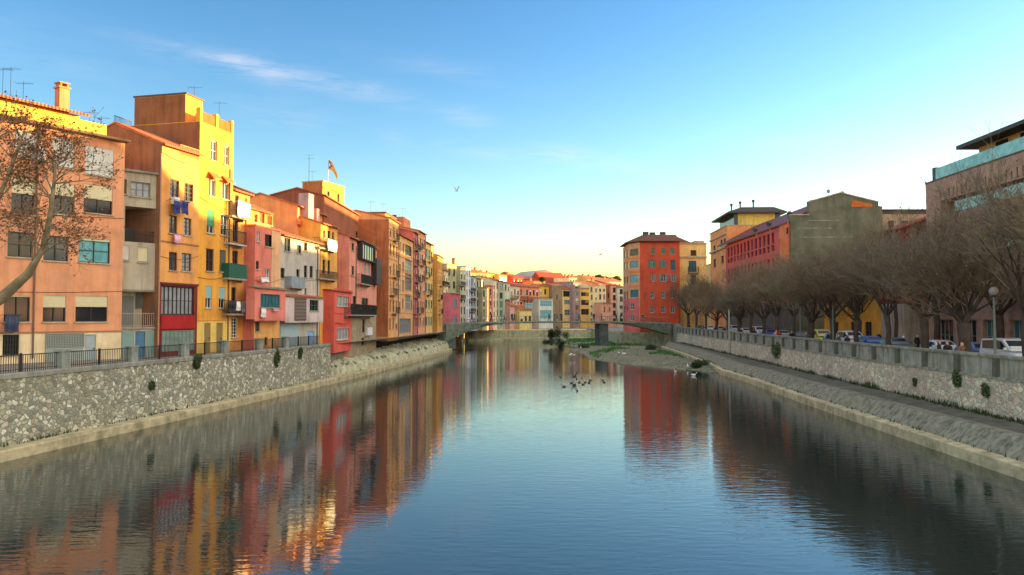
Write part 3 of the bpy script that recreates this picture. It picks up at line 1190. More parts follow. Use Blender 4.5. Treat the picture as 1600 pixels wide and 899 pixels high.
for _ in range(4200):
    i = rnd.randrange(len(LS) - 1)
    p = LS[i] + (LS[i + 1] - LS[i]) * rnd.random()
    if p.y < 25 or p.y > 148: continue
    c = mnoise.noise(Vector((9, p.y * .3, 2)))
    if rnd.random() > .3 + c: continue
    dd = rnd.uniform(.7, .92) if p.y < 77 else rnd.uniform(.8, 4.5)
    z = .52 if p.y < 77 else (.52 if dd < 1 else .8 + .45 * dd)
    blade(mb, (p.x - dd, p.y, z), rnd.uniform(.06, .22) * (1 if p.y < 77 else 1.8), rnd.uniform(.02, .06))
tag(mb.build('weeds', M_WEED), kind='stuff')

# rocks of the bank slope and the gravel bar
mb = MB()
for _ in range(900):
    if rnd.random() < .5:
        i = rnd.randrange(len(WR) - 1)
        dd = rnd.uniform(1.2, 4.6)
        p = WR[i] + Vector((-dd, rnd.uniform(-.5, .5)))
        z = .9 + .42 * dd
        r = rnd.uniform(.08, .3)
    else:
        x, y = rnd.uniform(12, 30), rnd.uniform(90, 150)
        z = bar_h(x, y)
        if z < -.02: continue
        p = Vector((x, y))
        r = rnd.uniform(.05, .22)
    mb.ellipsoid((p.x, p.y, z), (r * rnd.uniform(.8, 1.4), r, r * .7), 6, 4)
tag(mb.build('rocks', concrete('rock', (140, 140, 122), .4, streak=False)), kind='stuff')

def leaf_clump(mb, c, r, n, size, m=0, flat=1.0):
    for _ in range(n):
        d = Vector((rnd.gauss(0, 1), rnd.gauss(0, 1), rnd.gauss(0, 1))).normalized() * (rnd.random() ** .45)
        p = Vector(c) + Vector((d.x * r[0], d.y * r[1], d.z * r[2]))
        u = Vector((rnd.gauss(0, 1), rnd.gauss(0, 1), rnd.gauss(0, 1))).normalized()
        w = u.orthogonal().normalized()
        s2 = size * rnd.uniform(.6, 1.4)
        mb.poly([p - u * s2, p + w * s2 * .5, p + u * s2, p - w * s2 * .5], m)

# plants growing out of the walls
for px, py, rr_, lab in ((437, 560, (.35, .6, 1.1), 'dark creeper hanging down the rubble wall below the railing, largest of its plants'),
                         (463, 550, (.3, .4, .5), 'dark plant tuft in the rubble wall near its far end'),
                         (309, 563, (.3, .5, .4), 'small dark bush growing at the top of the rubble wall below the yellow house'),
                         (317, 570, (.2, .3, .3), 'small dark tuft in the rubble wall just below another bush'),
                         (232, 601, (.2, .3, .35), 'single dark tuft in the middle of the rubble wall'),
                         (292, 563, (.25, .5, .3), 'dark bush at the coping of the rubble wall beside a pillar')):
    d = ray(px, py)
    best = min(WL, key=lambda p: abs((p.x - 1.0) / p.y - d.x / d.y) if p.y > 5 else 9)
    P = at(px, py, best.y)
    P.x = best.x - .98
    mb = MB()
    for k in range(6):
        q_ = rnd.uniform(.3, .75)
        leaf_clump(mb, (P.x, P.y + rr_[1] * rnd.uniform(-.6, .6), P.z + rr_[2] * rnd.uniform(-.7, .5)), (rr_[0] * .6, rr_[1] * q_, rr_[2] * q_), int(150 * q_) + 30, .085)
    tag(mb.build('wall_plant', M_WEED), lab, 'plant', 'plants growing in the river walls')
for px, py, rr_, lab in ((1215, 548, (.3, 1.6, .9), 'green climbing plant patch on the far part of the mosaic stone wall'),
                         (1498, 585, (.25, .5, .6), 'leafy tuft high in the mosaic stone wall below the blue-grey car'),
                         (1542, 608, (.25, .35, .4), 'dark round tuft in the mosaic stone wall, nearest to the right edge'),
                         (1431, 596, (.15, .2, .3), 'small dark tuft in the middle of the mosaic stone wall')):
    Y = 26400 / (px - 895)
    P = at(px, py, Y)
    mb = MB()
    if px == 1215: leaf_clump(mb, (P.x - .1, P.y, P.z), rr_, 460, .13)
    for k in range(7 if px != 1215 else 0):
        q_ = rnd.uniform(.25, .7)
        leaf_clump(mb, (P.x - .06, P.y + rr_[1] * rnd.uniform(-.6, .6), P.z + rr_[2] * rnd.uniform(-.8, .5)), (rr_[0] * .5, rr_[1] * q_, rr_[2] * q_), int(140 * q_) + 25, .085)
    tag(mb.build('wall_plant', leafmat('climber_leaves', (84, 96, 60))), lab, 'plant', 'plants growing in the river walls')

# ------------------------------------------------------------------ left bank houses
LG = 'houses along the left bank'
# --- salmon apartment block nearest on the left
S_SALMON = stucco((218, 154, 112), .3)
S_CREAM = stucco((226, 206, 164), .3)
h = House('apartment_block', 'salmon apartment block with cream ground floor and wide blinds at the left edge', (-200, 39.9), (190, 51.26), group=LG)
for r, b in (((24, 206, 60, 247), .97), ((82, 218, 116, 262), .97), ((133, 231, 178, 275), .98), ((18, 277, 55, 335), .45), ((77, 286, 117, 335), .4), ((131, 290, 176, 334), .5)):
    h.win(r, FR_DARK, G_DARK, 1, 0, blind=b, bm=BL_WHITE if b > .9 else BL_CREAM)
for r, b, p in (((12, 363, 52, 402), 0, G_DARK), ((68, 369, 107, 408), 0, G_MID), ((123, 373, 172, 411), .1, G_CYAN)):
    h.win(r, FR_DARK, p, 1, 1, blind=b)
for r, b in (((6, 462, 47, 503), .05), ((67, 462, 103, 503), .45), ((118, 463, 168, 503), .42)):
    h.win(r, FR_DARK, G_DARK, 1, 0, blind=b)
for x in (-60, -130):
    for y in (205, 277, 363, 462):
        h.win((x, y, x + 42, y + 42), FR_DARK, G_DARK, 1, 1, blind=.4)
h.win((4, 523, 30, 555), IRON, G_DARK, 5, 3)
u0, z0, u1, z1 = h.rect((71, 521, 130, 566))
h.lbox(u0, z0, u1, z1, -.05, .02, 'garage_door', slatted('garage_door', (146, 158, 150), 3))
mb = MB()
for i in range(24):
    x = u0 + (u1 - u0) * i / 23
    mb.box(x - .015, -.08, z0 + (z1 - z0) * .5, x + .015, -.055, z1)
h.part(mb, 'garage_grille', FR_GREY)
h.door((132, 523, 150, 566), plain('grey_blue_door', (150, 168, 170)))
zc = h.loc(100, 518)[1]
w = h.body(11.7 + CAMZ - 3.75, 8.5, S_SALMON, 'flat', over=.55, roofmat=plain('brown_eave', (104, 74, 52)), bands=[(zc, 1)], bandmats=[S_CREAM])
h.band(519, .1, .05, plain('brown_trim', (150, 110, 80)), 100)
h.pipe(59, 195, 560)
Z1 = 11.7 + CAMZ - 3.75 + .15
Y_TER = stucco((226, 176, 70), .25)
ut = h.loc(166, 206, .6)[0]
h.lbox(-.0, Z1, ut, Z1 + .95, .55, .75, 'terrace_parapet', Y_TER)
up = h.loc(135, 190, 1.6)[0]
h.lbox(0, Z1, up - .4, Z1 + 1.5, 1.7, 7.5, 'penthouse', Y_TER)
mb = MB()
for (ya, za, yb, zb_) in ((1.1, Z1 + 1.42, 4.6, Z1 + 2.3), (8.1, Z1 + 1.42, 4.6, Z1 + 2.3)):
    mb.loft([[(u, ya, za), (u, yb, zb_), (u, yb, zb_ + .16), (u, ya, za + .16)] for u in (-.1, up)])
h.part(mb, 'penthouse_roof', TILE)
uc = h.loc(96, 190, 3)[0]
h.chimney(uc, 3.0, Z1 + 1.6, .62, 1.75)
ac = h.box((52, 232, 66, 252), -.45, -.02, 'air_conditioner', plain('ac_white', (214, 214, 204)), vref=0)
for (x, y) in ((16, 160), (36, 160), (140, 196), (158, 205), (4, 150)):
    u, z = h.loc(x, y, 4)
    antenna(h.world(u, 4.0, Z1 + 1.8 if x < 60 else Z1 + .1), 1.6 + rnd.random(), 'thin rooftop aerial on the salmon apartment block' + {16: ' near the left edge', 36: ' left of the chimney', 140: ' right of the chimney', 158: ' at the roof end', 4: ' at the picture edge'}[x])
laundry(h, [((8, 492, 30, 520), plain('dark_blue_cloth', (52, 62, 82)))], 'dark blue washing hung below a lower window of the salmon block')
# --- grey house
S_GREY = stucco((178, 170, 146), .6)
h = House('house', 'narrow grey plastered house with a wide dark loggia, between salmon and orange houses', (187.5, 51.9), (248.2, 53.72), group=LG)
h.win((186, 280, 198, 303), FR_DARK, shut='closed', sm=SH_OLIVE)
h.win((204, 285, 235, 308), FR_GREY, G_CURT, 2, 1)
u0, z0, u1, z1 = h.loggia((195, 324, 243, 379), 2.4)
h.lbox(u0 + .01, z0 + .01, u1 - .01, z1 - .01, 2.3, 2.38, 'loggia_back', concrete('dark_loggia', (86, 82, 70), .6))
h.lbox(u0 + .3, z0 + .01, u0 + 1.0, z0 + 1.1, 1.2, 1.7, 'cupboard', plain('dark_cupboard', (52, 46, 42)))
h.railing(u0, u1, z0, .8, .08)
h.win((186, 384, 202, 407), FR_DARK, blind=.95, bm=BL_WHITE)
h.win((216, 387, 231, 410), FR_DARK, blind=.95, bm=BL_CREAM)
r = h.loggia((189, 456, 243, 511), .9)
h.lbox(r[0] + .3, r[1], r[0] + 1.1, r[3] - .3, .82, .88, 'door', plain('grey_door', (110, 112, 106)))
h.lbox(r[0] + 1.25, r[1] + 1.3, r[2] - .1, r[3] - .05, .8, .87, 'blind', slatted('dark_blind', (96, 102, 92), 10))
h.railing(r[0], r[2], r[1], .95, -.02, plain('pale_iron', (150, 152, 140)))
h.lbox(r[0] - .1, r[1] - .14, r[2] + .05, r[1] - .004, -.1, .05, 'balcony_slab', SLAB)
h.door((211, 518, 227, 568), plain('blue_door', (70, 116, 146)))
u0, z0, u1, z1 = h.rect((190, 517, 209, 566))
h.lbox(u0, z0, u1, z1, -.04, .02, 'metal_shutter', slatted('teal_shutter', (126, 160, 152), 4))
u0, z0, u1, z1 = h.rect((229, 517, 244, 566))
h.lbox(u0, z0, u1, z1, -.04, .02, 'metal_shutter', slatted('teal_shutter', (126, 160, 152), 4))
h.body(h.loc(215, 270)[1], 6, S_GREY, 'flat', over=.2, roofmat=concrete('grey_coping', (150, 146, 130), .5))
h.band(454, .1, .04, concrete('grey_coping', (150, 146, 130), .5), 215)
# --- orange house
S_OR = stucco((228, 158, 88), .25)
S_MAR = stucco((120, 50, 44), .3)
h = House('house', 'orange house with a maroon glazed gallery above a red panel, beside the tall yellow house', (249, 53.4), (308, 57.2), group=LG)
for r in ((266, 281, 280, 311), (288, 287, 302, 315), (264, 337, 277, 365), (287, 341, 299, 368), (264, 394, 277, 423), (284, 396, 299, 424)):
    h.win(r, FR_BROWN, G_MID if r[0] < 280 else None, 1, 3)
r = h.rect((252, 448, 303, 492))
h.win(r, FR_DARK, G_CURT, 7, 1, local=True, sill=False, fw=.07)
zt = h.loc(277, 445)[1]
z515 = h.loc(277, 515)[1]
h.body(h.loc(252, 224)[1], 8, S_OR, 'gable', 1.7, bands=[(zt, 1)], bandmats=[S_MAR])
u0, z0, u1, z1 = h.rect((250, 493, 304, 514))
h.lbox(u0 + .05, z0, u1 - .02, z1, -.09, .01, 'red_panel', stucco((166, 44, 44), .15))
u0, z0, u1, z1 = h.rect((252, 517, 302, 548))
h.lbox(u0, z0, u1, z1, -.03, .01, 'lattice_window', glass('lattice_glass', (120, 150, 136), .3))
mb = MB()
for i in range(9):
    x = u0 + (u1 - u0) * i / 8
    mb.box(x - .02, -.07, z0, x + .02, -.032, z1)
for i in range(4):
    z = z0 + (z1 - z0) * i / 3
    mb.box(u0, -.066, z - .02, u1, -.034, z + .02)
h.part(mb, 'lattice_bars', FR_GREY)
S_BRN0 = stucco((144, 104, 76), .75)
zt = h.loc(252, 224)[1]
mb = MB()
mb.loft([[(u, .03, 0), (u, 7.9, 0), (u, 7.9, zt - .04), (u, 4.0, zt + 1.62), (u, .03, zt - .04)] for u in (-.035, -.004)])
h.part(mb, 'side_render_shade', S_BRN0)  # brown bare render, with the flank's shade also painted into its colour
h.band(380, .1, .06, plain('brown_trim', (150, 104, 70)), 277)
h.band(444, .14, .1, plain('maroon_trim', (90, 44, 40)), 277)
h.pipe(251, 240, 545, plain('pipe_tan', (170, 130, 96)))
# roof terrace of the orange house
us, zs_ = h.loc(281, 250)
h.railing(us, h.W - .1, h.loc(295, 262)[1] + .6, .9, -.04, plain('terrace_rail', (214, 150, 90)))
h.box((266, 309, 274, 320), -.4, -.02, 'air_conditioner', plain('ac_white', (214, 214, 204)), vref=0)
laundry(h, [((272, 314, 283, 334), plain('navy_cloth', (30, 44, 110))), ((283, 315, 294, 335), plain('navy_cloth', (30, 44, 110)))], 'dark blue washing hung under the upper windows of the orange house')
laundry(h, [((273, 366, 282, 380), plain('pink_cloth', (224, 170, 190)))], 'small pink towel hung from the orange house', v=-.3)
# --- tall yellow house
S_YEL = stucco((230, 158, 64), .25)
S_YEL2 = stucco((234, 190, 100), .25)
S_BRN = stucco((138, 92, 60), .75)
h = House('house', 'tall yellow house rising above its neighbours, with crenellated roof parapet and roof room', (308, 57.3), (361, 61.5), group=LG)
for r in ((329, 220, 339, 251), (350, 229, 358, 258)):
    h.win(r, FR_WHITE, G_MID, 1, 1, surround=plain('ochre_trim', (200, 130, 60)))
for r in ((326, 280, 337, 307), (347, 286, 358, 312)):
    h.win(r, FR_WHITE, G_MID, 1, 0)
    u0, z0, u1, z1 = h.rect(r)
    mb = MB()
    mb.loft([[(u, -.03, z1 + .5), (u, -.5, z1 + .05), (u, -.5, z1 - .02), (u, -.03, z1 + .43)] for u in (u0 - .1, u1 + .1)])
    h.part(mb, 'awning', plain('orange_awning', (216, 106, 50)))
h.win((323, 328, 335, 365), FR_WHITE, G_DARK, 1, 1, blind=.68, bm=BL_GREEN)
h.win((345, 335, 356, 368), FR_WHITE, G_DARK, 1, 1)
h.win((322, 389, 334, 424), FR_BROWN, G_DARK, 1, 1)
h.win((343, 391, 353, 425), FR_BROWN, shut='closed', sm=SH_OLIVE)
for r in ((321, 447, 331, 482), (342, 449, 352, 482)):
    h.win(r, FR_WHITE, G_DARK, 1, 1, blind=.55, bm=BL_BLUE)
for r in ((319, 505, 329, 552), (338, 505, 348, 552)):
    h.door(r, plain('olive_door', (134, 116, 70)))
zc = h.loc(335, 501)[1]
zt = h.loc(310, 188)[1]
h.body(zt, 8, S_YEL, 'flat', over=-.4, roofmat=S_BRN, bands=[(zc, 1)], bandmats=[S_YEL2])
h.band(501, .06, .04, plain('ochre_trim', (200, 130, 60)), 335)
# camera-facing flank: bare brown render with its shade painted into the colour
h.lbox(-.02, 3, -.004, zt - .05, .02, 8, 'side_render_shade', S_BRN)
for a, b in ((0, .3), (h.W * .46, h.W * .54), (h.W - .3, h.W)):
    h.lbox(a, zt - .002, b, zt + 1.05, .002, .35, 'parapet_pier', S_YEL)
for a, b in ((.31, h.W * .46 - .01), (h.W * .54 + .01, h.W - .31)):
    h.lbox(a, zt, b, zt + .82, .08, .28, 'parapet_panel', stucco((190, 96, 50), .4))
mb = MB()
mb.box(.02, 1.3, zt, 2.1, 5.8, zt + 2.15)
h.part(mb, 'roof_room', [stucco((222, 160, 70), .3)])
h.lbox(-.008, zt, .012, zt + 2.1, 1.32, 5.78, 'roof_room_shade_side', S_BRN)  # brown side panel puts the shade of this face into its colour
h.lbox(-.03, zt + 2.15, 2.2, zt + 2.27, 1.2, 5.9, 'roof_room_slab', plain('dark_coping', (80, 64, 52)))
h.railing(-.0, 1.9, zt, .9, 7.6, IRON)
for (u, v, hh, l) in ((2.0, 2.0, 3.4, 'on the roof room'), (h.W - .5, 1.0, 2.6, 'on the parapet end')):
    antenna(h.world(u, v, zt), hh, 'slim mast ' + l + ' of the tall yellow house', 0 if u > 3 else 2)
h.pipe(359, 265, 540, v=-.06)
# --- narrow orange house with balconies
S_O2 = stucco((226, 160, 84), .3)
h = House('house', 'narrow orange house with a stack of balconies, one screened in dark green', (361, 62.1), (388, 64.8), group=LG)
for r in ((367, 305, 373, 336), (364, 345, 372, 378), (363, 392, 372, 424), (360, 449, 369, 482)):
    h.win(r, FR_BROWN, G_DARK, 1, 2, sill=False)
h.win((362, 497, 371, 528), FR_WHITE, G_DARK, 1, 5)
h.balcony((363, 318, 388, 342), .8, 'bars')
h.balcony((360, 361, 386, 384), .8, 'bars', slab=concrete('pale_slab', (196, 188, 172), .2))
h.balcony((358, 413, 386, 438), .8, 'solid', plain('dark_green_screen', (24, 84, 62)))
h.balcony((357, 470, 386, 493), .8, 'bars')
h.body(h.loc(375, 300)[1], 7, S_O2, 'gable', 1.2)
h.pipe(384, 310, 545)
laundry(h, [((372, 314, 384, 340), plain('white_cloth', (232, 226, 214))), ((384, 318, 392, 341), plain('cream_cloth', (232, 214, 190)))], 'white sheets hung on the top balcony of the narrow orange house', v=-.95)
laundry(h, [((358, 470, 370, 488), plain('black_cloth', (34, 34, 38))), ((370, 471, 376, 486), plain('white_cloth', (232, 226, 214))), ((377, 471, 385, 489), plain('grey_cloth', (90, 88, 84)))], 'black and grey washing hung on the lowest balcony of the narrow orange house', v=-.95)
# --- coral house with bay
S_CORAL = stucco((214, 126, 106), .3)
S_CORAL2 = stucco((222, 132, 114), .2)
S_OBASE = stucco((232, 166, 96), .3)
h = House('house', 'coral house with a low projecting bay and arched loggia under its tiled roof', (397, 63.8), (437, 68.2), group=LG)
h.win((414, 367, 427, 386), FR_BROWN, G_DARK, 1, 0)
h.win((400, 408, 405, 421), FR_BROWN, G_DARK, 0, 1)
h.win((415, 420, 422, 440), FR_WHITE, G_MID, 1, 1)
h.win((401, 362, 406, 378), FR_WHITE, G_CURT, 0, 1)
h.win((399, 503, 406, 518), FR_BROWN, G_MID, 0, 1)
h.win((413, 527, 418, 540), FR_BROWN, G_MID, 0, 1)
z500 = h.loc(415, 500)[1]
h.body(h.loc(415, 357)[1], 7, S_CORAL, 'flat', over=.08, roofmat=plain('coral_coping', (190, 110, 84)), bands=[(z500, 1)], bandmats=[S_OBASE])
h.lbox(h.loc(424, 400)[0], z500 + .1, h.W - .004, h.loc(430, 360)[1] - .1, -.03, .01, 'pale_strip', stucco((232, 176, 130), .3))
hl, fin, q = h.bay((398, 452, 446, 499), -.75, S_CORAL2, roofmat=concrete('grey_tiles', (150, 138, 116), .3), scallop=True)
h.win((407, 460, 438, 481), plain('teal_frame', (60, 110, 112)), G_TEAL, 5, 0, v=-.75, holes=hl)
fin()
laundry(h, [((408, 433, 413, 442), plain('white_cloth', (232, 226, 214))), ((413, 433, 420, 441), plain('white_cloth', (232, 226, 214)))], 'white washing drying above the coral bay', v=-.4)
laundry(h, [((409, 482, 416, 496), plain('white_cloth', (232, 226, 214))), ((428, 482, 437, 486), plain('pink_cloth', (224, 170, 190)))], 'white towel hung below the teal bay window of the coral house', v=-1.0)
zt = h.loc(415, 357)[1] + .15
at_ = []
ua, ub = 0, h.W
for r in ((395, 335, 400, 348), (403, 333, 411, 349), (414, 337, 423, 352)):
    u0, z0, u1, z1 = h.rect((r[0] + 2, r[1], r[2] + 2, r[3]), 1.0)
    h.win((u0, z0, u1, z1), plain('ochre_frame', (170, 100, 50)), glass('amber_glass', (150, 96, 50), .2), 0, 1, v=1.0, local=True, holes=at_, surround=plain('ochre_trim', (200, 130, 60)))
h.body(h.loc(415, 332, 1.0)[1], 6, stucco((226, 176, 92), .2), 'gable', 1.3, y0=1.0, z0=zt, holes=at_, name='attic', over=.3)
# --- grey-white house
S_GW = stucco((186, 180, 164), .35)
h = House('house', 'grey-white house with small scattered windows and a glass-fronted balcony', (437.5, 68.9), (499, 77.5), group=LG)
for r in ((444, 372, 454, 393), (464, 383, 471, 396), (475, 379, 480, 392), (438.5, 419, 445, 435), (475, 415, 480, 434), (484, 416, 489, 434), (476, 450, 479, 459)):
    h.win(r, FR_DARK, G_DARK, 1 if r[0] < 460 else 0, 1)
h.win((463, 421, 468, 449), FR_DARK, G_DARK, 0, 2, sill=False)
h.balcony((456, 433, 477, 451), .7, 'solid', glass('balcony_glass', (150, 170, 176), .1))
u0, z0, u1, z1 = h.rect((438, 507, 466, 545))
h.lbox(u0, z0, u1, z1, -.05, .02, 'garage_door', slatted('garage_blue', (168, 192, 192), 5))
h.door((480, 518, 491, 552), plain('pale_blue_door', (130, 176, 214)))
zt = h.loc(440, 367)[1]
h.body(zt, 7, S_GW, 'gable', 1.1, over=.4)
hl, fin, q = h.bay((446, 465, 505, 502), -.7, stucco((206, 190, 180), .25), scallop=True)
u0, z0, u1, z1 = h.rect((460, 466, 478, 501), -.7)
h.win((484, 469, 498, 486), FR_GREEN, G_DARK, 2, 1, v=-.7, holes=hl)
fin()
h.lbox(u0, z0, u1, z1, -.76, -.705, 'brown_panel', slatted('brown_panel', (110, 92, 78), 1.0))
h.pipe(496, 385, 545)
# --- taller orange house behind
h = House('house', 'orange gabled house standing behind the grey-white house, its plain flank visible above the tiles', (463, 78.0), (508, 86), zb=6, group=LG)
h.win((473, 337, 478, 349), FR_BROWN, G_DARK, 1, 1)
h.win((485, 340, 489, 350), FR_BROWN, G_DARK, 0, 1)
zz = h.loc(466, 322)[1]
h.body(zz, 8, stucco((222, 150, 92), .3), 'gable', 1.3, over=.4)
h.lbox(h.loc(463, 330)[0], h.loc(468, 352)[1], h.loc(480, 340)[0], h.loc(468, 345)[1], -.3, -.01, 'terrace_wall', stucco((210, 120, 70), .2))
# --- narrow yellow house
S_Y3 = stucco((230, 166, 80), .25)
h = House('house', 'narrow yellow house with a laden balcony above the red projecting house', (500, 78.3), (526, 82.6), group=LG)
for r in ((505, 360, 508, 372), (512, 361, 516, 373), (519, 363, 522, 374)):
    h.win(r, FR_BROWN, G_DARK, 0, 1)
for r in ((504, 406, 508, 428), (512, 407, 516, 429)):
    h.win(r, FR_BROWN, G_DARK, 0, 2)
h.balcony((499, 374, 526, 391), .7, 'bars')
h.balcony((500, 424, 528, 438), .7, 'bars')
h.body(h.loc(505, 350)[1], 7, S_Y3, 'gable', 1.1)
laundry(h, [((512, 374, 519, 392), plain('cream_cloth', (236, 222, 180))), ((519, 376, 527, 394), plain('white_cloth', (232, 226, 214)))], 'cream sheets hung on the sunlit balcony of the narrow yellow house', v=-.9)
h.lbox(.3, h.loc(505, 350)[1] + .3, 1.6, h.loc(505, 350)[1] + 3.2, 1.5, 2.6, 'chimney', stucco((170, 150, 150), .3))
h.lbox(2.4, h.loc(505, 350)[1] + .2, 3.2, h.loc(505, 350)[1] + 1.9, 1.5, 2.2, 'chimney', stucco((180, 150, 140), .3))
# --- red projecting house
S_RED = stucco((218, 98, 80), .2)
h = House('house', 'bright red two storey house standing forward into the river bank on its own base', (522, 79), (549, 87), zb=2.75, group=LG)
for r in ((526, 463, 545, 479), (526, 513, 545, 531)):
    h.win(r, FR_WHITE, G_CURT, 3, 0, surround=stucco((232, 130, 116), .1))
h.body(h.loc(523, 455)[1], 4.2, S_RED, 'shed', .35, over=.15, roofmat=TILE_RED, z0=h.loc(523, 552)[1])
h.band(504, .08, .05, S_RED, 535)
h.band(453, .1, .08, S_RED, 535)
mb = MB()
mb.box(.4, .5, -2.2, h.W - .4, 3.8, h.loc(523, 552)[1] - .003)
h.part(mb, 'base', concrete('base_stone', (140, 134, 110), .5))
# --- salmon house with galleries
S_SAL2 = stucco((222, 148, 124), .4)
h = House('house', 'salmon pink house with dark timber galleries and a planted balcony on a stone base', (545, 86), (588, 101), zb=3.0, group=LG)
for r in ((549.5, 380, 553.5, 392), (549, 416, 553.5, 430)):
    h.win(r, FR_DARK, G_DARK, 0, 1)
hl, fin, q = h.bay((566, 382, 587, 408), -.6, plain('dark_timber', (50, 44, 42)), 'gallery', roofmat=plain('dark_tiles', (90, 70, 60)))
h.win((567.5, 384, 586, 407), FR_DARK, G_MID, 4, 0, v=-.6, holes=hl, sill=False)
fin()
for r in ((567, 411, 572, 443), (574, 411, 578, 444)):
    h.win(r, FR_WHITE, G_CURT, 1, 1, sill=False)
h.lbox(h.rect((580, 405, 587, 445))[0], h.rect((580, 405, 587, 445))[1], h.rect((580, 405, 587, 445))[2], h.rect((580, 405, 587, 445))[3], -.7, .01, 'gallery', plain('dark_timber', (50, 44, 42)))
h.balcony((565, 430, 582, 446), .7, 'bars')
h.win((565, 466, 575, 488), FR_DARK, G_DARK, 1, 1, sill=False)
h.win((551, 463, 556, 490), FR_DARK, G_DARK, 0, 1, sill=False)
h.balcony((549, 476, 589, 494), .9, 'bars')
h.win((566, 499, 570, 520), FR_BROWN, G_DARK, 0, 1)
h.win((565, 528, 569, 540), FR_BROWN, G_DARK, 0, 0)
h.box((570, 512, 578, 524), -.35, -.02, 'air_conditioner', plain('ac_white', (214, 214, 204)), vref=0)
zc = h.loc(570, 493)[1]
S_STB = concrete('stone_base', (176, 160, 126), .5)
h.body(h.loc(546, 370)[1], 2.6, S_SAL2, 'shed', .9, over=.4, bands=[(zc, 1)], bandmats=[S_STB], z0=-2.2)
h.pipe(556, 385, 490)
mb = MB()
mb.sheet = None
zt = h.loc(550, 331, 2.6)[1]
up_holes = []
h.win((556, 362, 559, 372), FR_DARK, G_DARK, 0, 0, v=2.6, holes=up_holes)
h.body(zt, 6, stucco((140, 88, 64), .7), 'gable', .8, y0=2.6, holes=up_holes, name='upper_storey', z0=0, u0=-1.2, u1=h.W + .5, over=.3)
mbp = MB()
for i in range(16):
    u = h.rect((550, 470, 588, 480), -.8)[0] + i * .85
    if u < h.W: leaf_clump(mbp, (u, -.75, h.loc(570, 481, -.9)[1]), (.35, .25, .4), 90, .07)
plants = tag(mbp.build('balcony_plants', M_WEED), 'dark potted plants crowding the lower balcony of the salmon pink house', 'plants')
plants.location = h.root.location
plants.rotation_euler = h.root.rotation_euler
plants['kind'] = 'stuff'
# --- the row of tall foreshortened houses
def tall(label, A, B, ytop, colr, zb=3.45, depth=9, nwin=2, frames=None, styles=None, roof='gable', xtop=None, rows=6, ww=.95, wh=1.45, shaded=None, gal=None, trim=None, zfirst=1.0, dirt=.35):
    h = House('house', label, A, B, zb, group=LG)
    zt = h.loc(xtop or A[0], ytop)[1]
    step = (zt - zfirst - .3) / rows
    us = [h.W * (i + .5) / nwin for i in range(nwin)]
    if gal:
        for g in gal:
            u0, z0, u1, z1 = h.rect(g)
            h.win((u0, z0, u1, z1), rnd.choice([FR_WHITE, FR_GREY, FR_BROWN]), rnd.choice([G_MID, G_CURT, G_DARK]), max(3, int((u1 - u0) / .8)), 1, local=True, sill=True)
    taken = list(h.holes)
    for i in range(rows):
        z0 = zfirst + step * i + (step - wh) * .45
        for u in us:
            if any(u - ww / 2 < t[2] and u + ww / 2 > t[0] and z0 < t[3] and z0 + wh > t[1] for t in taken): continue
            st = rnd.choice(styles or [dict()])
            k = dict(frame=rnd.choice(frames or [FR_BROWN, FR_WHITE, FR_DARK]), nv=1, nh=1)
            k.update(st)
            h.win((u - ww / 2, z0 + rnd.uniform(-.05, .05), u + ww / 2, z0 + wh), local=True, **k)
    h.body(zt, depth, stucco(colr, dirt), roof, 1.0, over=.35, z0=0)
    for i in range(1, rows):
        z = zfirst + step * i - .12
        h.lbox(-.02, z, h.W + .02, z + .09, -.05, .012, 'cornice', stucco(tuple(int(c * .82) for c in colr), .3))
        if rnd.random() < .6 and not any(t[1] < z + 1 < t[3] for t in taken):
            u = rnd.uniform(0, h.W * .4)
            w_ = min(h.W - u - .1, rnd.uniform(1.6, 3.2))
            mb = MB()
            mb.box(u, -.6, z + .1, u + w_, .01, z + .2)
            b_ = h.part(mb, 'balcony', SLAB)
            h.railing(u, u + w_, z + .2, .9, -.57, parent=b_, ret=.55, step=.2)
    mb = MB()
    mb.box(.5, 1.6, -2.5, h.W - .5, depth - 1, -.003)
    h.part(mb, 'base', concrete('base_stone', (120, 116, 98), .6))
    n = max(3, int(h.W / 1.5))
    for i in range(n + 1):
        mb = MB()
        u = .15 + (h.W - .3) * i / n
        mb.loft([[(u - .09, .1, -.003), (u - .09, 1.7, -.003), (u - .09, 1.7, -1.1), (u - .09, 1.5, -1.1)], [(u + .09, .1, -.003), (u + .09, 1.7, -.003), (u + .09, 1.7, -1.1), (u + .09, 1.5, -1.1)]])
        h.part(mb, 'bracket', plain('dark_timber', (50, 44, 42)))
    mb = MB()
    mb.box(0, 0, -.14, h.W, depth - .1, -.004)
    h.part(mb, 'floor_slab', SLAB)
    mb = MB()
    mb.tube([(h.W - .12, -.09, .2), (h.W - .12, -.09, zt - .1)], .06, 6)
    h.part(mb, 'drainpipe', ZINC)
    return h
STY = [dict(), dict(pane=G_DARK), dict(blind=.5, bm=BL_CREAM), dict(blind=.3, bm=BL_WHITE), dict(shut='closed', sm=SH_BROWN)]
h10 = tall('cream and orange corner house with a broad brown flank facing down the river', (607, 103.5), (622, 110), 340, (226, 166, 104), nwin=3, styles=STY, zb=3.4)
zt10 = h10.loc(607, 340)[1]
h10.lbox(-.03, .5, -.004, zt10 - .2, .03, 8.8, 'side_render_shade', stucco((178, 112, 72), .7))
for y in (360, 396, 436, 470):
    h10.band(y, .1, .05, stucco((190, 130, 80), .3), 614)
h11 = tall('pale apricot house with broad glazed galleries on three floors', (622.3, 110.2), (645, 121.5), 366, (228, 170, 112), nwin=5, rows=5, styles=STY,
           gal=((633, 428, 643, 453), (633, 460, 642, 485), (624, 498, 642, 520), (633, 384, 643, 400), (633, 405, 643, 425)))
zt = h11.loc(622.3, 366)[1]
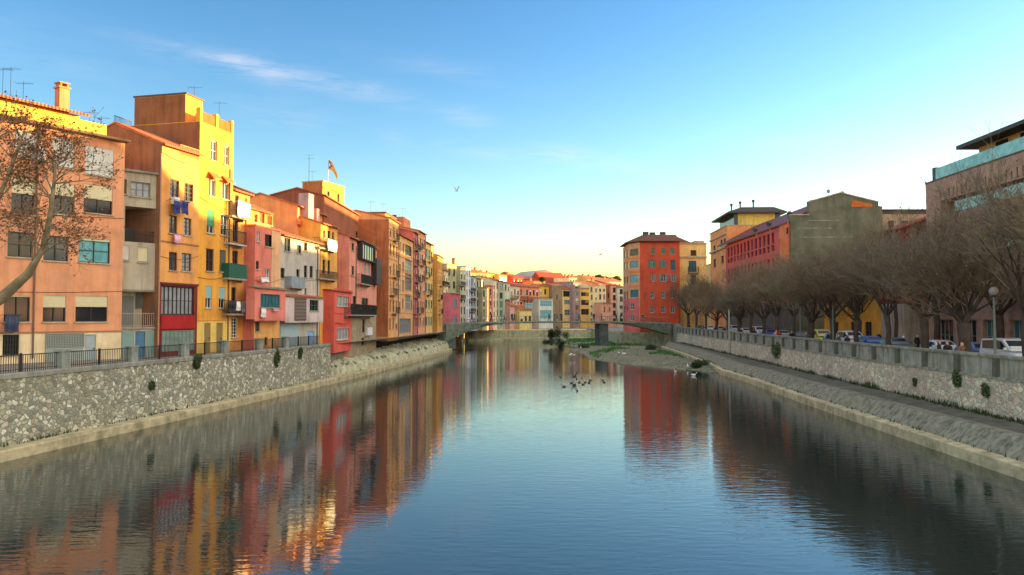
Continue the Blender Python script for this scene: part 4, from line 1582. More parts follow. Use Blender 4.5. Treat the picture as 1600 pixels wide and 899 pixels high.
h11.lbox(1.0, zt + .3, h11.W - 1, zt + 3.2, 2.2, 6.5, 'penthouse', stucco((214, 170, 100), .3))
h11.lbox(.8, zt + 3.2, h11.W - .8, zt + 3.4, 2.0, 6.7, 'penthouse_slab', plain('brown_eave', (104, 74, 52)))
h11.chimney(h11.W - .8, 3, zt + .6, .8, 3.2, stucco((150, 80, 60), .3))
h12 = tall('very narrow mauve house between the apricot and the pink houses', (645.2, 121.7), (652, 125.6), 362, (184, 112, 108), nwin=3, rows=6, ww=.8, styles=STY)
h13 = tall('peach pink house with a roof box and green ground floor window', (652.2, 125.8), (664, 132.7), 360, (230, 158, 118), nwin=4, rows=6, styles=STY)
zt = h13.loc(652, 360)[1]
h13.lbox(.6, zt + .2, h13.W - .6, zt + 2.4, 2.5, 6, 'roof_room', stucco((200, 130, 90), .4))
h14 = tall('yellow house with teal shutters before the broad ochre flank', (664.2, 132.9), (676, 140.5), 378, (224, 184, 110), nwin=3, rows=5, ww=1.6, styles=[dict(shut='closed', sm=SH_TEAL), dict(frame=FR_GREEN, pane=G_TEAL), dict(shut='closed', sm=SH_GREEN)])
h15 = tall('orange end house with brown shutters and an ochre flank, next to the footbridge', (683.4, 142.4), (691.5, 150), 399, (226, 166, 92), nwin=4, rows=5, ww=.8, styles=[dict(shut='closed', sm=SH_BROWN), dict(frame=FR_BROWN)])
zt15 = h15.loc(683.4, 399)[1]
h15.lbox(-.03, .1, -.004, zt15 - .1, .03, 8.8, 'side_render_shade', stucco((194, 150, 74), .4))
h15.band(405, .25, .2, PALE_STONE, 687)
for hh, u, v, dz, l in ((h11, 3, 3, 3.2, 'penthouse of the apricot house'), (h13, 2, 3, 2.3, 'roof box of the peach pink house'), (h15, 2, 2, .6, 'roof of the orange end house'), (h10, 2, 3, .8, 'roof of the cream and orange corner house')):
    antenna(hh.world(u, v, hh.loc(hh.a.x / hh.a.y * F + CX, 366 if hh is h11 else 360 if hh is h13 else 399 if hh is h15 else 340)[1] + dz), 1.8, 'thin aerial standing on the ' + l)

# thin cables slung along the facades
for hh in list(HOUSES):
    if hh.wall is None: continue
    zt_ = max(v.co.z for v in hh.wall.data.vertices)
    for k in range(2):
        za = zt_ * rnd.uniform(.3, .9)
        zb_ = za + rnd.uniform(-.5, .5)
        mb = MB()
        mb.tube([(hh.W * i / 6, -.035, za + (zb_ - za) * i / 6 - .25 * math.sin(math.pi * i / 6)) for i in range(7)], .014, 4)
        hh.part(mb, 'cable', IRON)
# --- square tower with flag
S_TOW = stucco((222, 150, 74), .3)
h = House('tower', 'square yellow rooftop tower with a flat overhanging top behind the riverside houses', (502, 98), (536, 103), zb=6, cat='tower')
for r in ((511, 299, 515, 315), (527, 303, 530, 319)):
    h.win(r, FR_BROWN, G_DARK, 0, 1)
zt = h.loc(502, 283)[1]
h.body(zt, 3.0, S_TOW, 'flat', over=.12, roofmat=plain('ochre_slab', (196, 140, 70)))
h.lbox(-.03, 0, -.004, zt - .02, .02, 2.98, 'side_render_shade', stucco((176, 108, 60), .6))  # side away from the sun painted darker to stand for its shade
h.band(292, .14, .12, S_TOW, 502)
h.band(313, .12, .08, S_TOW, 502)
u, z = h.loc(533, 290, 1)
h_t = h
for k, (u, hh) in enumerate(((.5, 3.4), (1.3, 1.4), (2.3, 3.0))):
    antenna(h.world(u - 1.2 if k < 2 else -.6, 1.6, zt + .1), hh, ('tallest', 'shortest', 'middle')[k] + ' mast on the square rooftop tower', 0)
pole = h.world(h.W * .55, 1.0, zt + .1)
fl = empty('flag', pole)
tag(fl, 'striped red and yellow flag with blue starred triangle above the square tower', 'flag')
mb = MB()
mb.tube([(0, 0, 0), (0, 0, 3.4)], [.045, .03], 6)
mb.build('pole', FR_WHITE, fl)
fm = [plain('flag_yellow', (240, 200, 60)), plain('flag_red', (214, 50, 44)), plain('flag_blue', (50, 70, 150)), plain('flag_white', (235, 235, 235))]
mb = MB()
NU, NV = 16, 9
def FP(i, j):
    t, q = i / NU, j / NV
    x = .05 + 1.15 * t
    z = 3.35 - 1.35 * q * (1 - .35 * t) - 1.75 * t * t - .2 * t
    return (x, .12 * math.sin(6 * t + q * 2) * t, z)
for sgn in (0, .012):
    for i in range(NU):
        for j in range(NV):
            t, q = (i + .5) / NU, (j + .5) / NV
            m = 2 if t < .42 * (1 - abs(2 * q - 1)) else (1 if j % 2 else 0)
            if m == 2 and abs(t - .13) < .07 and abs(q - .5) < .12: m = 3
            mb.poly([tuple(Vector(FP(a, b)) + Vector((0, sgn, 0))) for a, b in ((i, j), (i + 1, j), (i + 1, j + 1), (i, j + 1))], m)
mb.build('flag_cloth', fm, fl, True)
# grey chapel-like roof behind the orange house
h = House('house', 'low pitched grey roofed house peeping over the attic of the coral house', (404, 84), (438, 90), zb=6, group=LG)
h.win((415, 312, 420, 318), FR_BROWN, G_DARK, 0, 0)
h.body(h.loc(410, 312)[1], 7, stucco((200, 150, 90), .3), 'gable', 1.6, roofmat=TILE_DARK)

# ------------------------------------------------------------------ houses beyond the footbridge
FG = 'houses beyond the footbridge'
def far(label, A, B, ytop, c, nwin=2, rows=4, ww=1.15, wh=1.75, roof='gable', rise=1.2, roofmat=None, styles=None, depth=9, zb=3.0, dirt=.35, galleries=(), bands=None, chim=0, bal=()):
    h = House('house', label, A, B, zb, group=FG)
    zt = h.loc((A[0] + B[0]) / 2, ytop)[1]
    for g in galleries:
        q = h.rect(g[0])
        h.win(q, g[1], g[2], g[3], 1, local=True, simple=True, sill=False)
    taken = list(h.holes)
    step = (zt - 1.2) / max(1, rows)
    for i in range(rows):
        z0 = 1.0 + step * i + (step - wh) * .4
        for k in range(nwin):
            u = h.W * (k + .5) / nwin
            if any(u - ww / 2 < t[2] + .1 and u + ww / 2 > t[0] - .1 and z0 < t[3] + .1 and z0 + wh > t[1] - .1 for t in taken): continue
            st = dict(frame=rnd.choice([FR_BROWN, FR_WHITE, FR_DARK, FR_GREEN]), nv=1, nh=1)
            st.update(rnd.choice(styles or STY))
            h.win((u - ww / 2, z0, u + ww / 2, z0 + wh), local=True, simple=True, **st)
    h.body(zt, depth, stucco(c, dirt), roof, rise, roofmat or TILE, over=.35)
    for bx in bal:
        h.balcony(bx, .8, 'bars')
    for k in range(chim):
        h.chimney(h.W * (.3 + .4 * k), depth * .4, zt + rise * .5, .7, 1.2)
    return h
TEAL = [dict(shut='closed', sm=SH_TEAL)]
DK = [dict(pane=G_DARK, frame=FR_DARK)]
far('pale house with an orange roof and a balcony right behind the orange end house', (692, 172), (700, 178), 423, (216, 196, 150), 2, 4, bal=((693, 440, 703, 446),))
far('tall grey-green house with blank upper wall and parapet, near the bridge end', (698, 180), (713, 185), 414, (160, 160, 122), 2, 5, roof='flat', roofmat=PALE_STONE)
far('magenta pink house with teal shutters', (703, 171), (719, 178), 459, (190, 100, 106), 1, 2, 2.0, 1.9, roof='flat', roofmat=PALE_STONE, styles=TEAL, depth=5)
far('pale grey-green house with balconies, right of the magenta house', (719, 186), (728, 191), 420, (176, 178, 146), 2, 5, roof='flat', roofmat=SLAB, bal=((720, 440, 728, 447), (720, 461, 728, 468)))
far('white and blue-grey house with a tall chimney', (728, 191), (735, 195), 417, (206, 212, 214), 2, 6, .8, roof='flat', roofmat=SLAB, chim=1, styles=[dict(), dict(frame=plain('blue_frame', (70, 90, 130)))])
far('blue-grey narrow house full of stacked balconies', (735, 196), (744, 201), 432, (150, 164, 172), 2, 5, roof='flat', roofmat=SLAB, bal=((736, 450, 744, 456), (736, 466, 744, 472), (736, 482, 744, 488)))
far('grey house with arched top windows under a thin tiled roof', (744, 202), (757, 208), 436, (166, 166, 146), 3, 5, .9, styles=DK)
far('olive beige house with laundry balcony', (754, 203), (763, 207), 450, (170, 168, 128), 2, 4, roof='flat', roofmat=SLAB)
far('coral and blue-grey narrow house', (763, 208), (770, 212), 447, (204, 118, 108), 1, 4, 1.2, roof='flat', roofmat=SLAB)
far('cream house with paired windows, left of the grey-green house', (770, 213), (779, 218), 438, (220, 206, 166), 2, 5, .9)
far('grey-green house with wide green shutters', (778, 217), (788, 221), 440, (160, 166, 138), 1, 5, 2.0, styles=[dict(shut='closed', sm=SH_GREEN), dict(frame=FR_GREEN)])
far('pale sage house with a green band of windows', (788, 222), (797, 226), 442, (186, 192, 166), 2, 5, 1.0, galleries=(((789, 468, 797, 475), FR_GREEN, G_TEAL, 3),))
far('beige house with dark plants on its balcony', (797, 227), (812, 233), 447, (206, 188, 160), 3, 4, 1.0, bal=((799, 462, 811, 467),), roofmat=TILE_RED)
far('small pink plastered house low by the bridge', (797, 222), (806, 226), 478, (206, 164, 148), 1, 1, 1.1, depth=4)
far('salmon house with orange roof and iron balcony', (812, 234), (826, 239), 448, (222, 136, 102), 3, 4, bal=((814, 463, 826, 469),), roofmat=TILE)
far('small cream house with blue window, low by the bridge', (812, 225), (831, 229), 484, (216, 200, 130), 3, 1, 1.0, depth=5, galleries=(((821, 474, 833, 482), FR_WHITE, G_CYAN, 4),))
far('salmon and grey house with three blue windows', (826, 239), (842, 244), 449, (216, 140, 108), 3, 4, 1.0, galleries=(((822, 474, 834, 482), FR_WHITE, G_MID, 4),), bal=((827, 464, 841, 469),))
far('mustard yellow house above the pale teal glazed front', (841, 245), (863, 249), 447, (226, 176, 74), 3, 4, .9, rise=.8, bal=((842, 464, 862, 468),))
far('white house with pale teal glazed galleries on two floors', (842, 238), (864, 242), 467, (206, 216, 206), 1, 0, 1.0, roof='flat', roofmat=PALE_STONE, depth=5,
    galleries=(((844, 470, 862, 479), FR_WHITE, G_CYAN, 5), ((844, 485, 862, 498), FR_WHITE, G_CYAN, 5)))
far('blank brown-grey house with a wide party wall', (863, 247), (879, 250), 446, (146, 128, 98), 1, 2, 1.0, rise=.6, dirt=.6)
far('cream house with teal galleries under a dark loggia', (879, 250), (896, 253), 452, (222, 194, 124), 1, 0, galleries=(((880, 455, 895, 464), FR_DARK, G_DARK, 3), ((882, 469, 894, 476), FR_WHITE, G_TEAL, 4), ((882, 484, 895, 493), FR_WHITE, G_MID, 4)))
far('narrow grey-pink tower house with small paired windows', (896, 251), (907, 254), 441, (156, 134, 130), 1, 6, 1.6, 1.4, roof='flat', roofmat=TILE)
far('yellow house with dark full-width window bands', (907, 256), (921, 259), 451, (226, 184, 92), 1, 0, roof='flat', roofmat=SLAB,
    galleries=(((908, 457, 920, 463), FR_DARK, G_DARK, 5), ((908, 469, 920, 477), FR_DARK, G_DARK, 5), ((908, 483, 920, 492), FR_DARK, G_DARK, 5)))
far('cream house with arched balcony opening, right of the banded yellow house', (921, 259), (935, 262), 445, (228, 206, 150), 2, 5, 1.0)
far('pale house with ornate white windows and sunlit attic', (935, 262), (947, 265), 444, (226, 204, 156), 2, 5, 1.0, chim=1)
far('pinkish low house in front of the brown party wall', (940, 258), (957, 262), 474, (218, 168, 142), 2, 2, 1.0, depth=5, roof='flat', roofmat=SLAB)
far('brown shaded house with a blank wall', (947, 265), (955, 267), 443, (146, 100, 70), 1, 2, .9, dirt=.5)
far('pink house with dark band windows beside the white-green one', (955, 266), (965, 269), 446, (224, 168, 140), 1, 5, 1.8, styles=DK)
far('white-green narrow house touching the red corner building', (965, 268), (977, 271), 449, (206, 214, 190), 1, 5, 1.8)

# houses further up the slope whose upper walls catch the sun
HG = 'sunlit houses on the slope above the river row'
def hill(label, A, B, ytop, c, rm=None, roof='gable', rise=1.4, depth=10, chim=0, nw=3):
    h = House('house', label, A, B, 3.0, group=HG)
    zt = h.loc((A[0] + B[0]) / 2, ytop)[1]
    for k in range(nw):
        u = h.W * (k + .5) / nw
        h.win((u - .45, zt - 2.2, u + .45, zt - .9), FR_BROWN, G_DARK, 0, 0, local=True, simple=True, sill=False)
    h.body(zt, depth, stucco(c, .25), roof, rise, rm or TILE, over=.3)
    for k in range(chim):
        h.chimney(h.W * (.25 + .5 * k), depth * .4, zt + rise * .5, .7, 1.1)
for spec in (('orange roofed hillside house above the grey arched house', (728, 262), (748, 268), 426, (222, 150, 90), None, 'gable', 1.4, 10, 1),
             ('salmon hillside house with a dark rooftop mast box', (746, 272), (760, 277), 426, (216, 130, 90), None, 'gable', 1.2, 10, 2),
             ('bright yellow hillside house with flat roof', (757, 280), (774, 285), 428, (240, 200, 90), None, 'flat', 0, 8, 1),
             ('brown tiled hillside house left of the dark pine', (770, 290), (787, 296), 432, (216, 150, 80), None, 'gable', 1.6, 10, 1),
             ('small yellow hillside house below the dark pine', (780, 284), (792, 288), 430, (240, 190, 80), None, 'flat', 0, 8, 0),
             ('red hillside house right of the dark pine', (802, 300), (818, 306), 434, (196, 84, 66), TILE_RED, 'gable', 1.5, 10, 1),
             ('long low hillside house with dark red tiles', (814, 310), (840, 318), 437, (176, 110, 90), TILE_RED, 'gable', 1.5, 12, 0),
             ('orange hillside house over the mustard yellow one', (834, 300), (852, 304), 440, (232, 140, 80), None, 'flat', 0, 9, 1),
             ('large dark red roofed house at the middle of the skyline', (853, 318), (893, 326), 446, (186, 78, 54), TILE_RED, 'gable', 5.6, 14, 0, 0),
             ('cream hillside house with two chimneys beside the big red roof', (890, 312), (902, 315), 434, (240, 206, 150), None, 'flat', 0, 9, 2),
             ('orange hillside house with long wall right of the big red roof', (900, 320), (920, 325), 436, (226, 126, 80), None, 'gable', 1.4, 10, 1),
             ('sunlit hillside house with white gable and loggia', (918, 316), (936, 321), 437, (240, 176, 110), None, 'gable', 1.8, 10, 2),
             ('red and orange hillside house near the right end of the row', (934, 325), (952, 330), 439, (220, 110, 76), None, 'gable', 1.6, 10, 1),
             ('pale pink hillside house next to the red corner building', (950, 330), (972, 336), 440, (240, 170, 140), None, 'gable', 1.5, 10, 2)):
    hill(*spec)

# hillside terrain and distant hill
mb = MB()
nx, ny = 40, 24
for j in range(ny + 1):
    for i in range(nx + 1):
        x = -420 + 900 * i / nx
        y = 345 + 900 * j / ny
        t = max(0, 1 - ((x - 30) / 420) ** 2) * min(1, (y - 345) / 260)
        z = 2 + 24 * t + 5 * mnoise.noise(Vector((x * .012, y * .012, 1))) * t
        z += 25 * math.exp(-((x - 24) / 40) ** 2 - ((y - 700) / 90) ** 2)
        mb.v.append((x, y, z))
for j in range(ny):
    for i in range(nx):
        k = j * (nx + 1) + i
        mb.f.append((k, k + 1, k + nx + 2, k + nx + 1))
        mb.m.append(0)
tag(mb.build('hills', concrete('hillside', (176, 168, 154), .25, .95, streak=False, stainc=(104, 106, 82), s=.03), None, True), kind='structure')

# ------------------------------------------------------------------ right bank buildings
# red corner building: banded river front, chamfer, broad red front
RG = 'buildings along the right bank'
S_R2 = stucco((192, 84, 58), .3)
S_TAN = stucco((206, 150, 106), .25)
S_COR = stucco((202, 104, 92), .25)
h = House('apartment_block', 'deep red corner block with a banded tan bow of windows and dark hipped roof', (999, 170), (1062, 170), zb=3.2, group=RG)
for r in ((1017, 388, 1023, 397), (1033, 388, 1039, 397), (1047, 388, 1054, 397)):
    h.win(r, FR_GREEN, shut='closed', sm=SH_GREEN, sill=True)
for r in ((1016, 407, 1021, 418), (1033, 407, 1037, 418)):
    h.win(r, FR_GREEN, G_CYAN, 1, 1, shut='open', sm=SH_GREEN)
h.win((1048, 407, 1055, 423), FR_GREEN, G_TEAL, 1, 1)
for r in ((1019, 429, 1023, 440), (1033, 429, 1040, 440), (1050, 429, 1055, 440)):
    h.win(r, FR_WHITE, G_MID, 1, 1, shut='open', sm=SH_GREY)
for x in (1016, 1033, 1048):
    for y in (455, 478):
        h.win((x, y, x + 6, y + 11), FR_WHITE, G_MID, 1, 1)
zt = h.loc(1030, 379)[1]
h.body(zt, 10, S_R2, 'flat', over=0)
# chamfered wing towards the river, built as a second volume of the same block
class Wing(House):
    """a volume of an existing house seen along another plane; its parts are parented to that house"""
    def __init__(s, host, A, B, zb):
        a, b = plan(*A), plan(*B)
        s.a, s.e = a, (b - a).normalized()
        s.n = Vector((-s.e.y, s.e.x))
        s.W = (b - a).length
        s.zb = zb
        s.root = host.root
        s.holes = []
        hm = Matrix.Translation((host.a.x, host.a.y, host.zb)) @ Matrix.Rotation(math.atan2(host.e.y, host.e.x), 4, 'Z')
        wm = Matrix.Translation((a.x, a.y, zb)) @ Matrix.Rotation(math.atan2(s.e.y, s.e.x), 4, 'Z')
        s.rel = hm.inverted() @ wm
    def part(s, mb, name, mats, parent=None, smooth=False):
        if parent is None or parent is s.root:
            mb.v = [tuple(s.rel @ Vector(p)) for p in mb.v]
            return mb.build(name, mats, s.root, smooth)
        mb.v = [tuple(s.rel @ Vector(p)) for p in mb.v]
        return mb.build(name, mats, parent, smooth)
g = Wing(h, (982.5, 173.2), (999.2, 169.9), 3.2)
for r, p in (((984.5, 389, 997.5, 400), G_DARK), ((984.5, 408, 997.5, 419), glass('blue_glass', (74, 130, 150))), ((984.5, 430, 997.5, 441), G_CYAN), ((984.5, 453, 997.5, 465), G_TEAL)):
    g.win(r, FR_GREY, p, 2, 0, sill=False)
for r in ((985, 474, 991, 484), (985, 493, 991, 501)):
    g.win(r, FR_WHITE, G_MID, 1, 1)
zc = g.loc(990, 466)[1]
g.body(zt, 9, S_TAN, 'flat', over=0, bands=[(zc, 1)], bandmats=[S_COR], name='bow_wall')
for y in (403, 425, 447):
    g.band(y, .5, .06, stucco((216, 130, 84), .2), 990)
g2 = Wing(h, (974, 184), (982.4, 173.3), 3.2)
for y0, y1, p in ((389, 400, G_DARK), (408, 419, G_MID), (430, 441, G_DARK), (453, 465, G_MID), (476, 486, G_MID)):
    g2.win((975, y0 + 3, 977.5, y1 + 3), FR_GREY, p, 0, 0, sill=False)
    g2.win((979, y0 + 2, 981.5, y1 + 2), FR_GREY, p, 0, 0, sill=False)
g2.body(zt, 8, S_TAN, 'flat', over=0, bands=[(zc, 1)], bandmats=[S_COR], name='side_wall')
mb = MB()
W = h.W
pts = [(-2.6, 2.9), (.0, -.75), (W + .2, -.7), (W + .2, 10.6), (-2.4, 13.5)]
apex = [(p[0] * .35 + 2.2 if i not in (2, 3) else W - .2, 4 + (p[1] - 4) * .3, zt + 2.0) for i, p in enumerate(pts)]
mb.loft([[(p[0], p[1], zt + .16) for p in pts], [(p[0], p[1], zt + .3) for p in pts], apex])
h.part(mb, 'roof', TILE_DARK)
for (u, v) in ((1.5, 3), (3.2, 4), (5.4, 3.2)):
    mb = MB()
    mb.box(u, v, zt + 1.4, u + 1.2, v + .8, zt + 2.7)
    h.part(mb, 'chimney', plain('dark_chimney', (70, 62, 56)))
# yellow house behind
h = House('house', 'pale yellow house with a flat cornice, standing right of the deep red corner block', (1062.5, 172), (1105, 172), zb=3.2, group=RG)
h.win((1079, 391, 1088, 400), FR_DARK, G_DARK, 1, 1)
h.win((1076, 408, 1088, 425), plain('blue_shutter_frame', (50, 84, 104)), G_TEAL, 1, 1, sill=False)
h.balcony((1076, 417, 1092, 427), .8, 'bars')
h.win((1080, 430, 1088, 444), FR_BROWN, shut='closed', sm=SH_BROWN)
for x in (1066, 1094):
    h.win((x, 455, x + 7, 470), FR_BROWN, G_DARK, 1, 1)
h.body(h.loc(1080, 381)[1], 10, stucco((224, 190, 120), .3), 'flat', over=.3, roofmat=PALE_STONE)
h.band(402, .3, .25, PALE_STONE, 1080)
mb = MB()
zt = h.loc(1080, 381)[1]
mb.loft([[(-.2, 1, zt + .15), (3.4, 1, zt + .15), (3.4, 9, zt + .15), (-.2, 9, zt + .15)], [(-.1, 3, zt + 1.8), (.4, 3, zt + 1.8), (.4, 7, zt + 1.8), (-.1, 7, zt + 1.8)]])
h.part(mb, 'roof_ridge', TILE_DARK)
h.lbox(3.7, zt + .153, 5.8, zt + .75, 1, 5, 'roof_box', PALE_STONE)

# beige-orange house with penthouse
S_OB = stucco((222, 146, 92), .3)
h = House('house', 'orange and beige house with a dark overhanging penthouse roof, left of the long red building', (1111, 158), (1137, 143), zb=3.3, group=RG)
for r in ((1115, 384, 1118, 396), (1126, 375, 1129, 385), (1131, 373, 1134, 383), (1115, 405, 1119, 418), (1127, 400, 1131, 412)):
    h.win(r, FR_BROWN, G_DARK, 0, 1, surround=PALE_STONE)
zt = h.loc(1137, 352)[1]
h.body(zt, 12, S_OB, 'flat', over=.12, roofmat=PALE_STONE)
h.band(364, .25, .25, PALE_STONE, 1137)
h.band(385, .3, .35, PALE_STONE, 1137)
W = h.W
h.lbox(2, zt + .155, W - .6, zt + 2.3, 1.5, 10, 'penthouse', glass('penthouse_glass', (60, 70, 66)))
h.lbox(W - 5, zt + .16, W - .45, zt + 2.28, 2.2, 9, 'penthouse_wall', stucco((206, 180, 92), .3))
mb = MB()
mb.loft([[(.3, .2, zt + 2.31), (W + .4, .2, zt + 2.31), (W + .4, 11, zt + 2.31), (.3, 11, zt + 2.31)], [(.3, .2, zt + 2.6), (W + .4, .2, zt + 2.6), (W + .4, 11, zt + 2.6), (.3, 11, zt + 2.6)],
         [(4, 3, zt + 3.6), (W - 1, 3, zt + 3.6), (W - 1, 9, zt + 3.6), (4, 9, zt + 3.6)]])
h.part(mb, 'penthouse_roof', plain('dark_roof', (62, 58, 52)))
for (u, v) in ((6, 3), (9, 4), (11, 6)):
    mb = MB()
    mb.tube([(u, v, zt + 2.7), (u, v, zt + 5.0)], .16, 8)
    mb.tube([(u, v, zt + 5.0), (u, v, zt + 5.4)], .28, 8)
    h.part(mb, 'flue', plain('dark_flue', (70, 66, 62)))

# long red building with grey-green party wall
S_LR = stucco((198, 92, 80), .3)
S_LO = stucco((220, 120, 74), .25)
S_FL = concrete('party_wall', (118, 118, 96), .7, 1.05, stainc=(76, 86, 70), s=.35)
h = House('apartment_block', 'long crimson building with rows of paired windows and a blank grey-green party wall', (1135, 140), (1234.5, 106), zb=3.3, group=RG)
zt = h.loc(1212, 357)[1]
ub = h.loc(1214, 400)[0]
for (ya, yb) in ((362, 380), (382, 392), (403, 419), (421, 431), (446, 462)):
    # window rows follow the perspective, so they are laid out in metres
    za, zb_ = h.loc(1212, yb)[1], h.loc(1212, ya)[1]
    n = 13
    for i in range(n):
        u = .8 + (ub - 1.6) * (i + .5) / n
        w2 = (ub - 1.6) / n * .33
        h.win((u - w2, za, u + w2, zb_), plain('crimson_frame', (150, 40, 44)), rnd.choice([glass('wine_glass', (110, 40, 48)), G_DARK, glass('wine_glass2', (150, 70, 76))]), 1, 0, local=True, simple=True, sill=False, rec=.22)
h.win((1216, 355, 1221, 371), FR_WHITE, G_DARK, 0, 0, sill=True)
h.win((1229, 356, 1232, 366), FR_BROWN, G_DARK, 0, 0)
mb_w = h.body(zt, 2.4, S_LR, 'flat', over=0.0, bands=[(5.2, 1)], bandmats=[concrete('dark_ground_floor', (120, 110, 98), .5)])
h.lbox(ub + .1, .0, h.W + .004, zt + .3, -.12, 1.2, 'corner_wall', S_LO) if False else None
h.lbox(ub + .5, 0, h.W - 1.2, zt - .1, -.06, .012, 'recessed_wall', stucco((196, 76, 46), .25)) if False else None
mb = MB()
p0, p1 = h.loc(1219, 400)[0], h.W
h.sheet(mb, p0, p1 + .05, 5.2, zt + .35, [(h.rect((1229, 356, 1232, 366)) + (.2,))], -.05)
h.part(mb, 'corner_wall', S_LO)
# party wall: gable outline traced at the near end, standing across the street line
fl = Wing(h, (1234.5, 106), (1378, 106), 3.3)
def fp(px, py): return fl.loc(px, py)
prof = [fp(1234.7, 337), fp(1262.5, 337), fp(1262.5, 316.5), fp(1312, 302.5), fp(1371, 317), fp(1371, 324), fp(1377, 325)]
u_end = fp(1377, 325)[0]
outl = [(-.06, 0), (u_end, 0)] + list(reversed(prof))
mb = MB()
mb.loft([[(u, v, z) for u, z in outl] for v in (-.3, .5)])
fl.part(mb, 'party_wall', S_FL)
mb = MB()
for (a, b) in zip(prof[:-1], prof[1:]):
    if abs(a[0] - b[0]) < .1: continue
    mb.loft([[(a[0], v, a[1] + .004), (b[0], v, b[1] + .004), (b[0], v, b[1] + .16), (a[0], v, a[1] + .16)] for v in (-.38, .6)])
fl.part(mb, 'wall_coping', PALE_STONE)
mb = MB()
q = [fp(1331, 313), fp(1361, 320), fp(1361, 324), fp(1329, 324)]
mb.loft([[(u, v, z) for u, z in q] for v in (-.33, -.303)])
fl.part(mb, 'orange_patch', stucco((206, 110, 44), .4))
mb = MB()
for (x0, x1, y) in ((1246, 1300, 357), (1250, 1330, 371), (1262, 1310, 345)):
    a, b = fp(x0, y), fp(x1, y)
    mb.box(a[0], -.32, a[1] - .08, b[0], -.303, a[1] + .06)
fl.part(mb, 'lime_streak', concrete('lime', (150, 152, 130), .5))
# roof of the long building: two slopes behind the party wall
mb = MB()
L = h.W
def hz(px, py): return fp(px, py)[1]
e_u, e_z = fp(1250, 337)[0], zt
rid = fp(1312, 302.5)
far_end = 34
def W2(u, v, z): return (u, v, z)
Ld = 37.0
dirv = Vector((.02, 1)).normalized()
mb.loft([[(fp(1240, 330)[0] - .8 , v, zt + .1), (rid[0], v, rid[1] - .25), (rid[0], v, rid[1] - .05), (fp(1240, 330)[0] - .8, v, zt + .3)] for v in (.52, Ld)])
mb.loft([[(u_end, v, fp(1371, 317)[1] - .9), (rid[0], v, rid[1] - .252), (rid[0], v, rid[1] - .052), (u_end, v, fp(1371, 317)[1] - .7)] for v in (.52, Ld)])
fl.part(mb, 'roof', plain('dark_red_roof', (104, 52, 44)))
fl.lbox(2.6, 0, u_end - .2, zt, 1.0, Ld, 'rear_volume', S_LR)
for (px, v) in ((1275, 1.5), (1258, 6), (1246, 12), (1240, 17), (1326, 2)):
    u = fp(px, 320)[0]
    zc = fp(px, 318)[1] if px != 1326 else fp(1326, 306)[1]
    zc = zt + (rid[1] - zt) * max(0, min(1, (u - fp(1240, 330)[0]) / (rid[0] - fp(1240, 330)[0]))) if u < rid[0] else rid[1] - .9
    mb = MB()
    mb.tube([(u, v, zc - .6), (u, v, zc + .9)], .22, 8)
    mb.tube([(u, v, zc + .9), (u, v, zc + 1.2), (u, v, zc + 1.5)], [.34, .42, .2], 8)
    fl.part(mb, 'flue', plain('dark_flue', (70, 66, 62)))
mb = MB()
u, z = fp(1300, 303)
mb.tube([(u, 1.2, z - .6), (u, 1.2, z + 1.5)], .03, 5)
mb.ellipsoid((u, 1.2, z + .55), (.28, .1, .28), 10, 6)
fl.part(mb, 'dish_antenna', plain('grey_dish', (130, 134, 134)))

# low building filling the gap
h = House('house', 'long low dark fronted house with beige strip, in the gap left of the modern block', (1377.5, 107), (1470, 107), zb=3.3, group=RG)
zt = h.loc(1410, 329)[1]
zc = h.loc(1410, 335)[1]
for x in (1388, 1408, 1428):
    for y in (345, 375, 410):
        h.win((x, y, x + 9, y + 16), FR_BROWN, rnd.choice([G_DARK, G_MID]), 1, 1, simple=True)
h.body(zt, 10, plain('dark_fascia', (66, 66, 54)), 'flat', over=.2, roofmat=plain('dark_roof', (62, 58, 52)), bands=[(zc, 1)], bandmats=[stucco((176, 156, 122), .4)])
for x in (1384, 1413, 1433):
    u, z = h.loc(x, 328, 3)
    antenna(h.world(u, 3, zt + .15), 1.4, 'thin aerial on the low house in the gap' + {1384: ', beside the party wall', 1413: ', at its middle', 1433: ', near the modern block'}[x])
# red brown gabled house in front of it
h = House('house', 'small red-brown gabled house half hidden by bare trees beside the modern block', (1413, 77.8), (1470, 77.8), zb=3.3, group=RG)
z0, z1 = h.loc(1415, 358)[1], h.loc(1452, 341)[1]
mb = MB()
ring = lambda v: [(0, v, 4.6), (h.W, v, 4.6), (h.W, v, z1 + .3), (0, v, z0)]
mb.loft([ring(0), ring(5)])
mb2 = MB()
mb2.box(.02, .06, 0, h.W - .02, 4.95, 4.597)
h.part(mb2, 'ground_floor', stucco((168, 158, 138), .5))
h.part(mb, 'wall', stucco((150, 66, 54), .5))
mb = MB()
mb.loft([[(-.2, v, z0 + .0), (h.W + .1, v, z1 + .34), (h.W + .1, v, z1 + .5), (-.2, v, z0 + .15)] for v in (-.2, 5.1)])
h.part(mb, 'roof', TILE_RED)
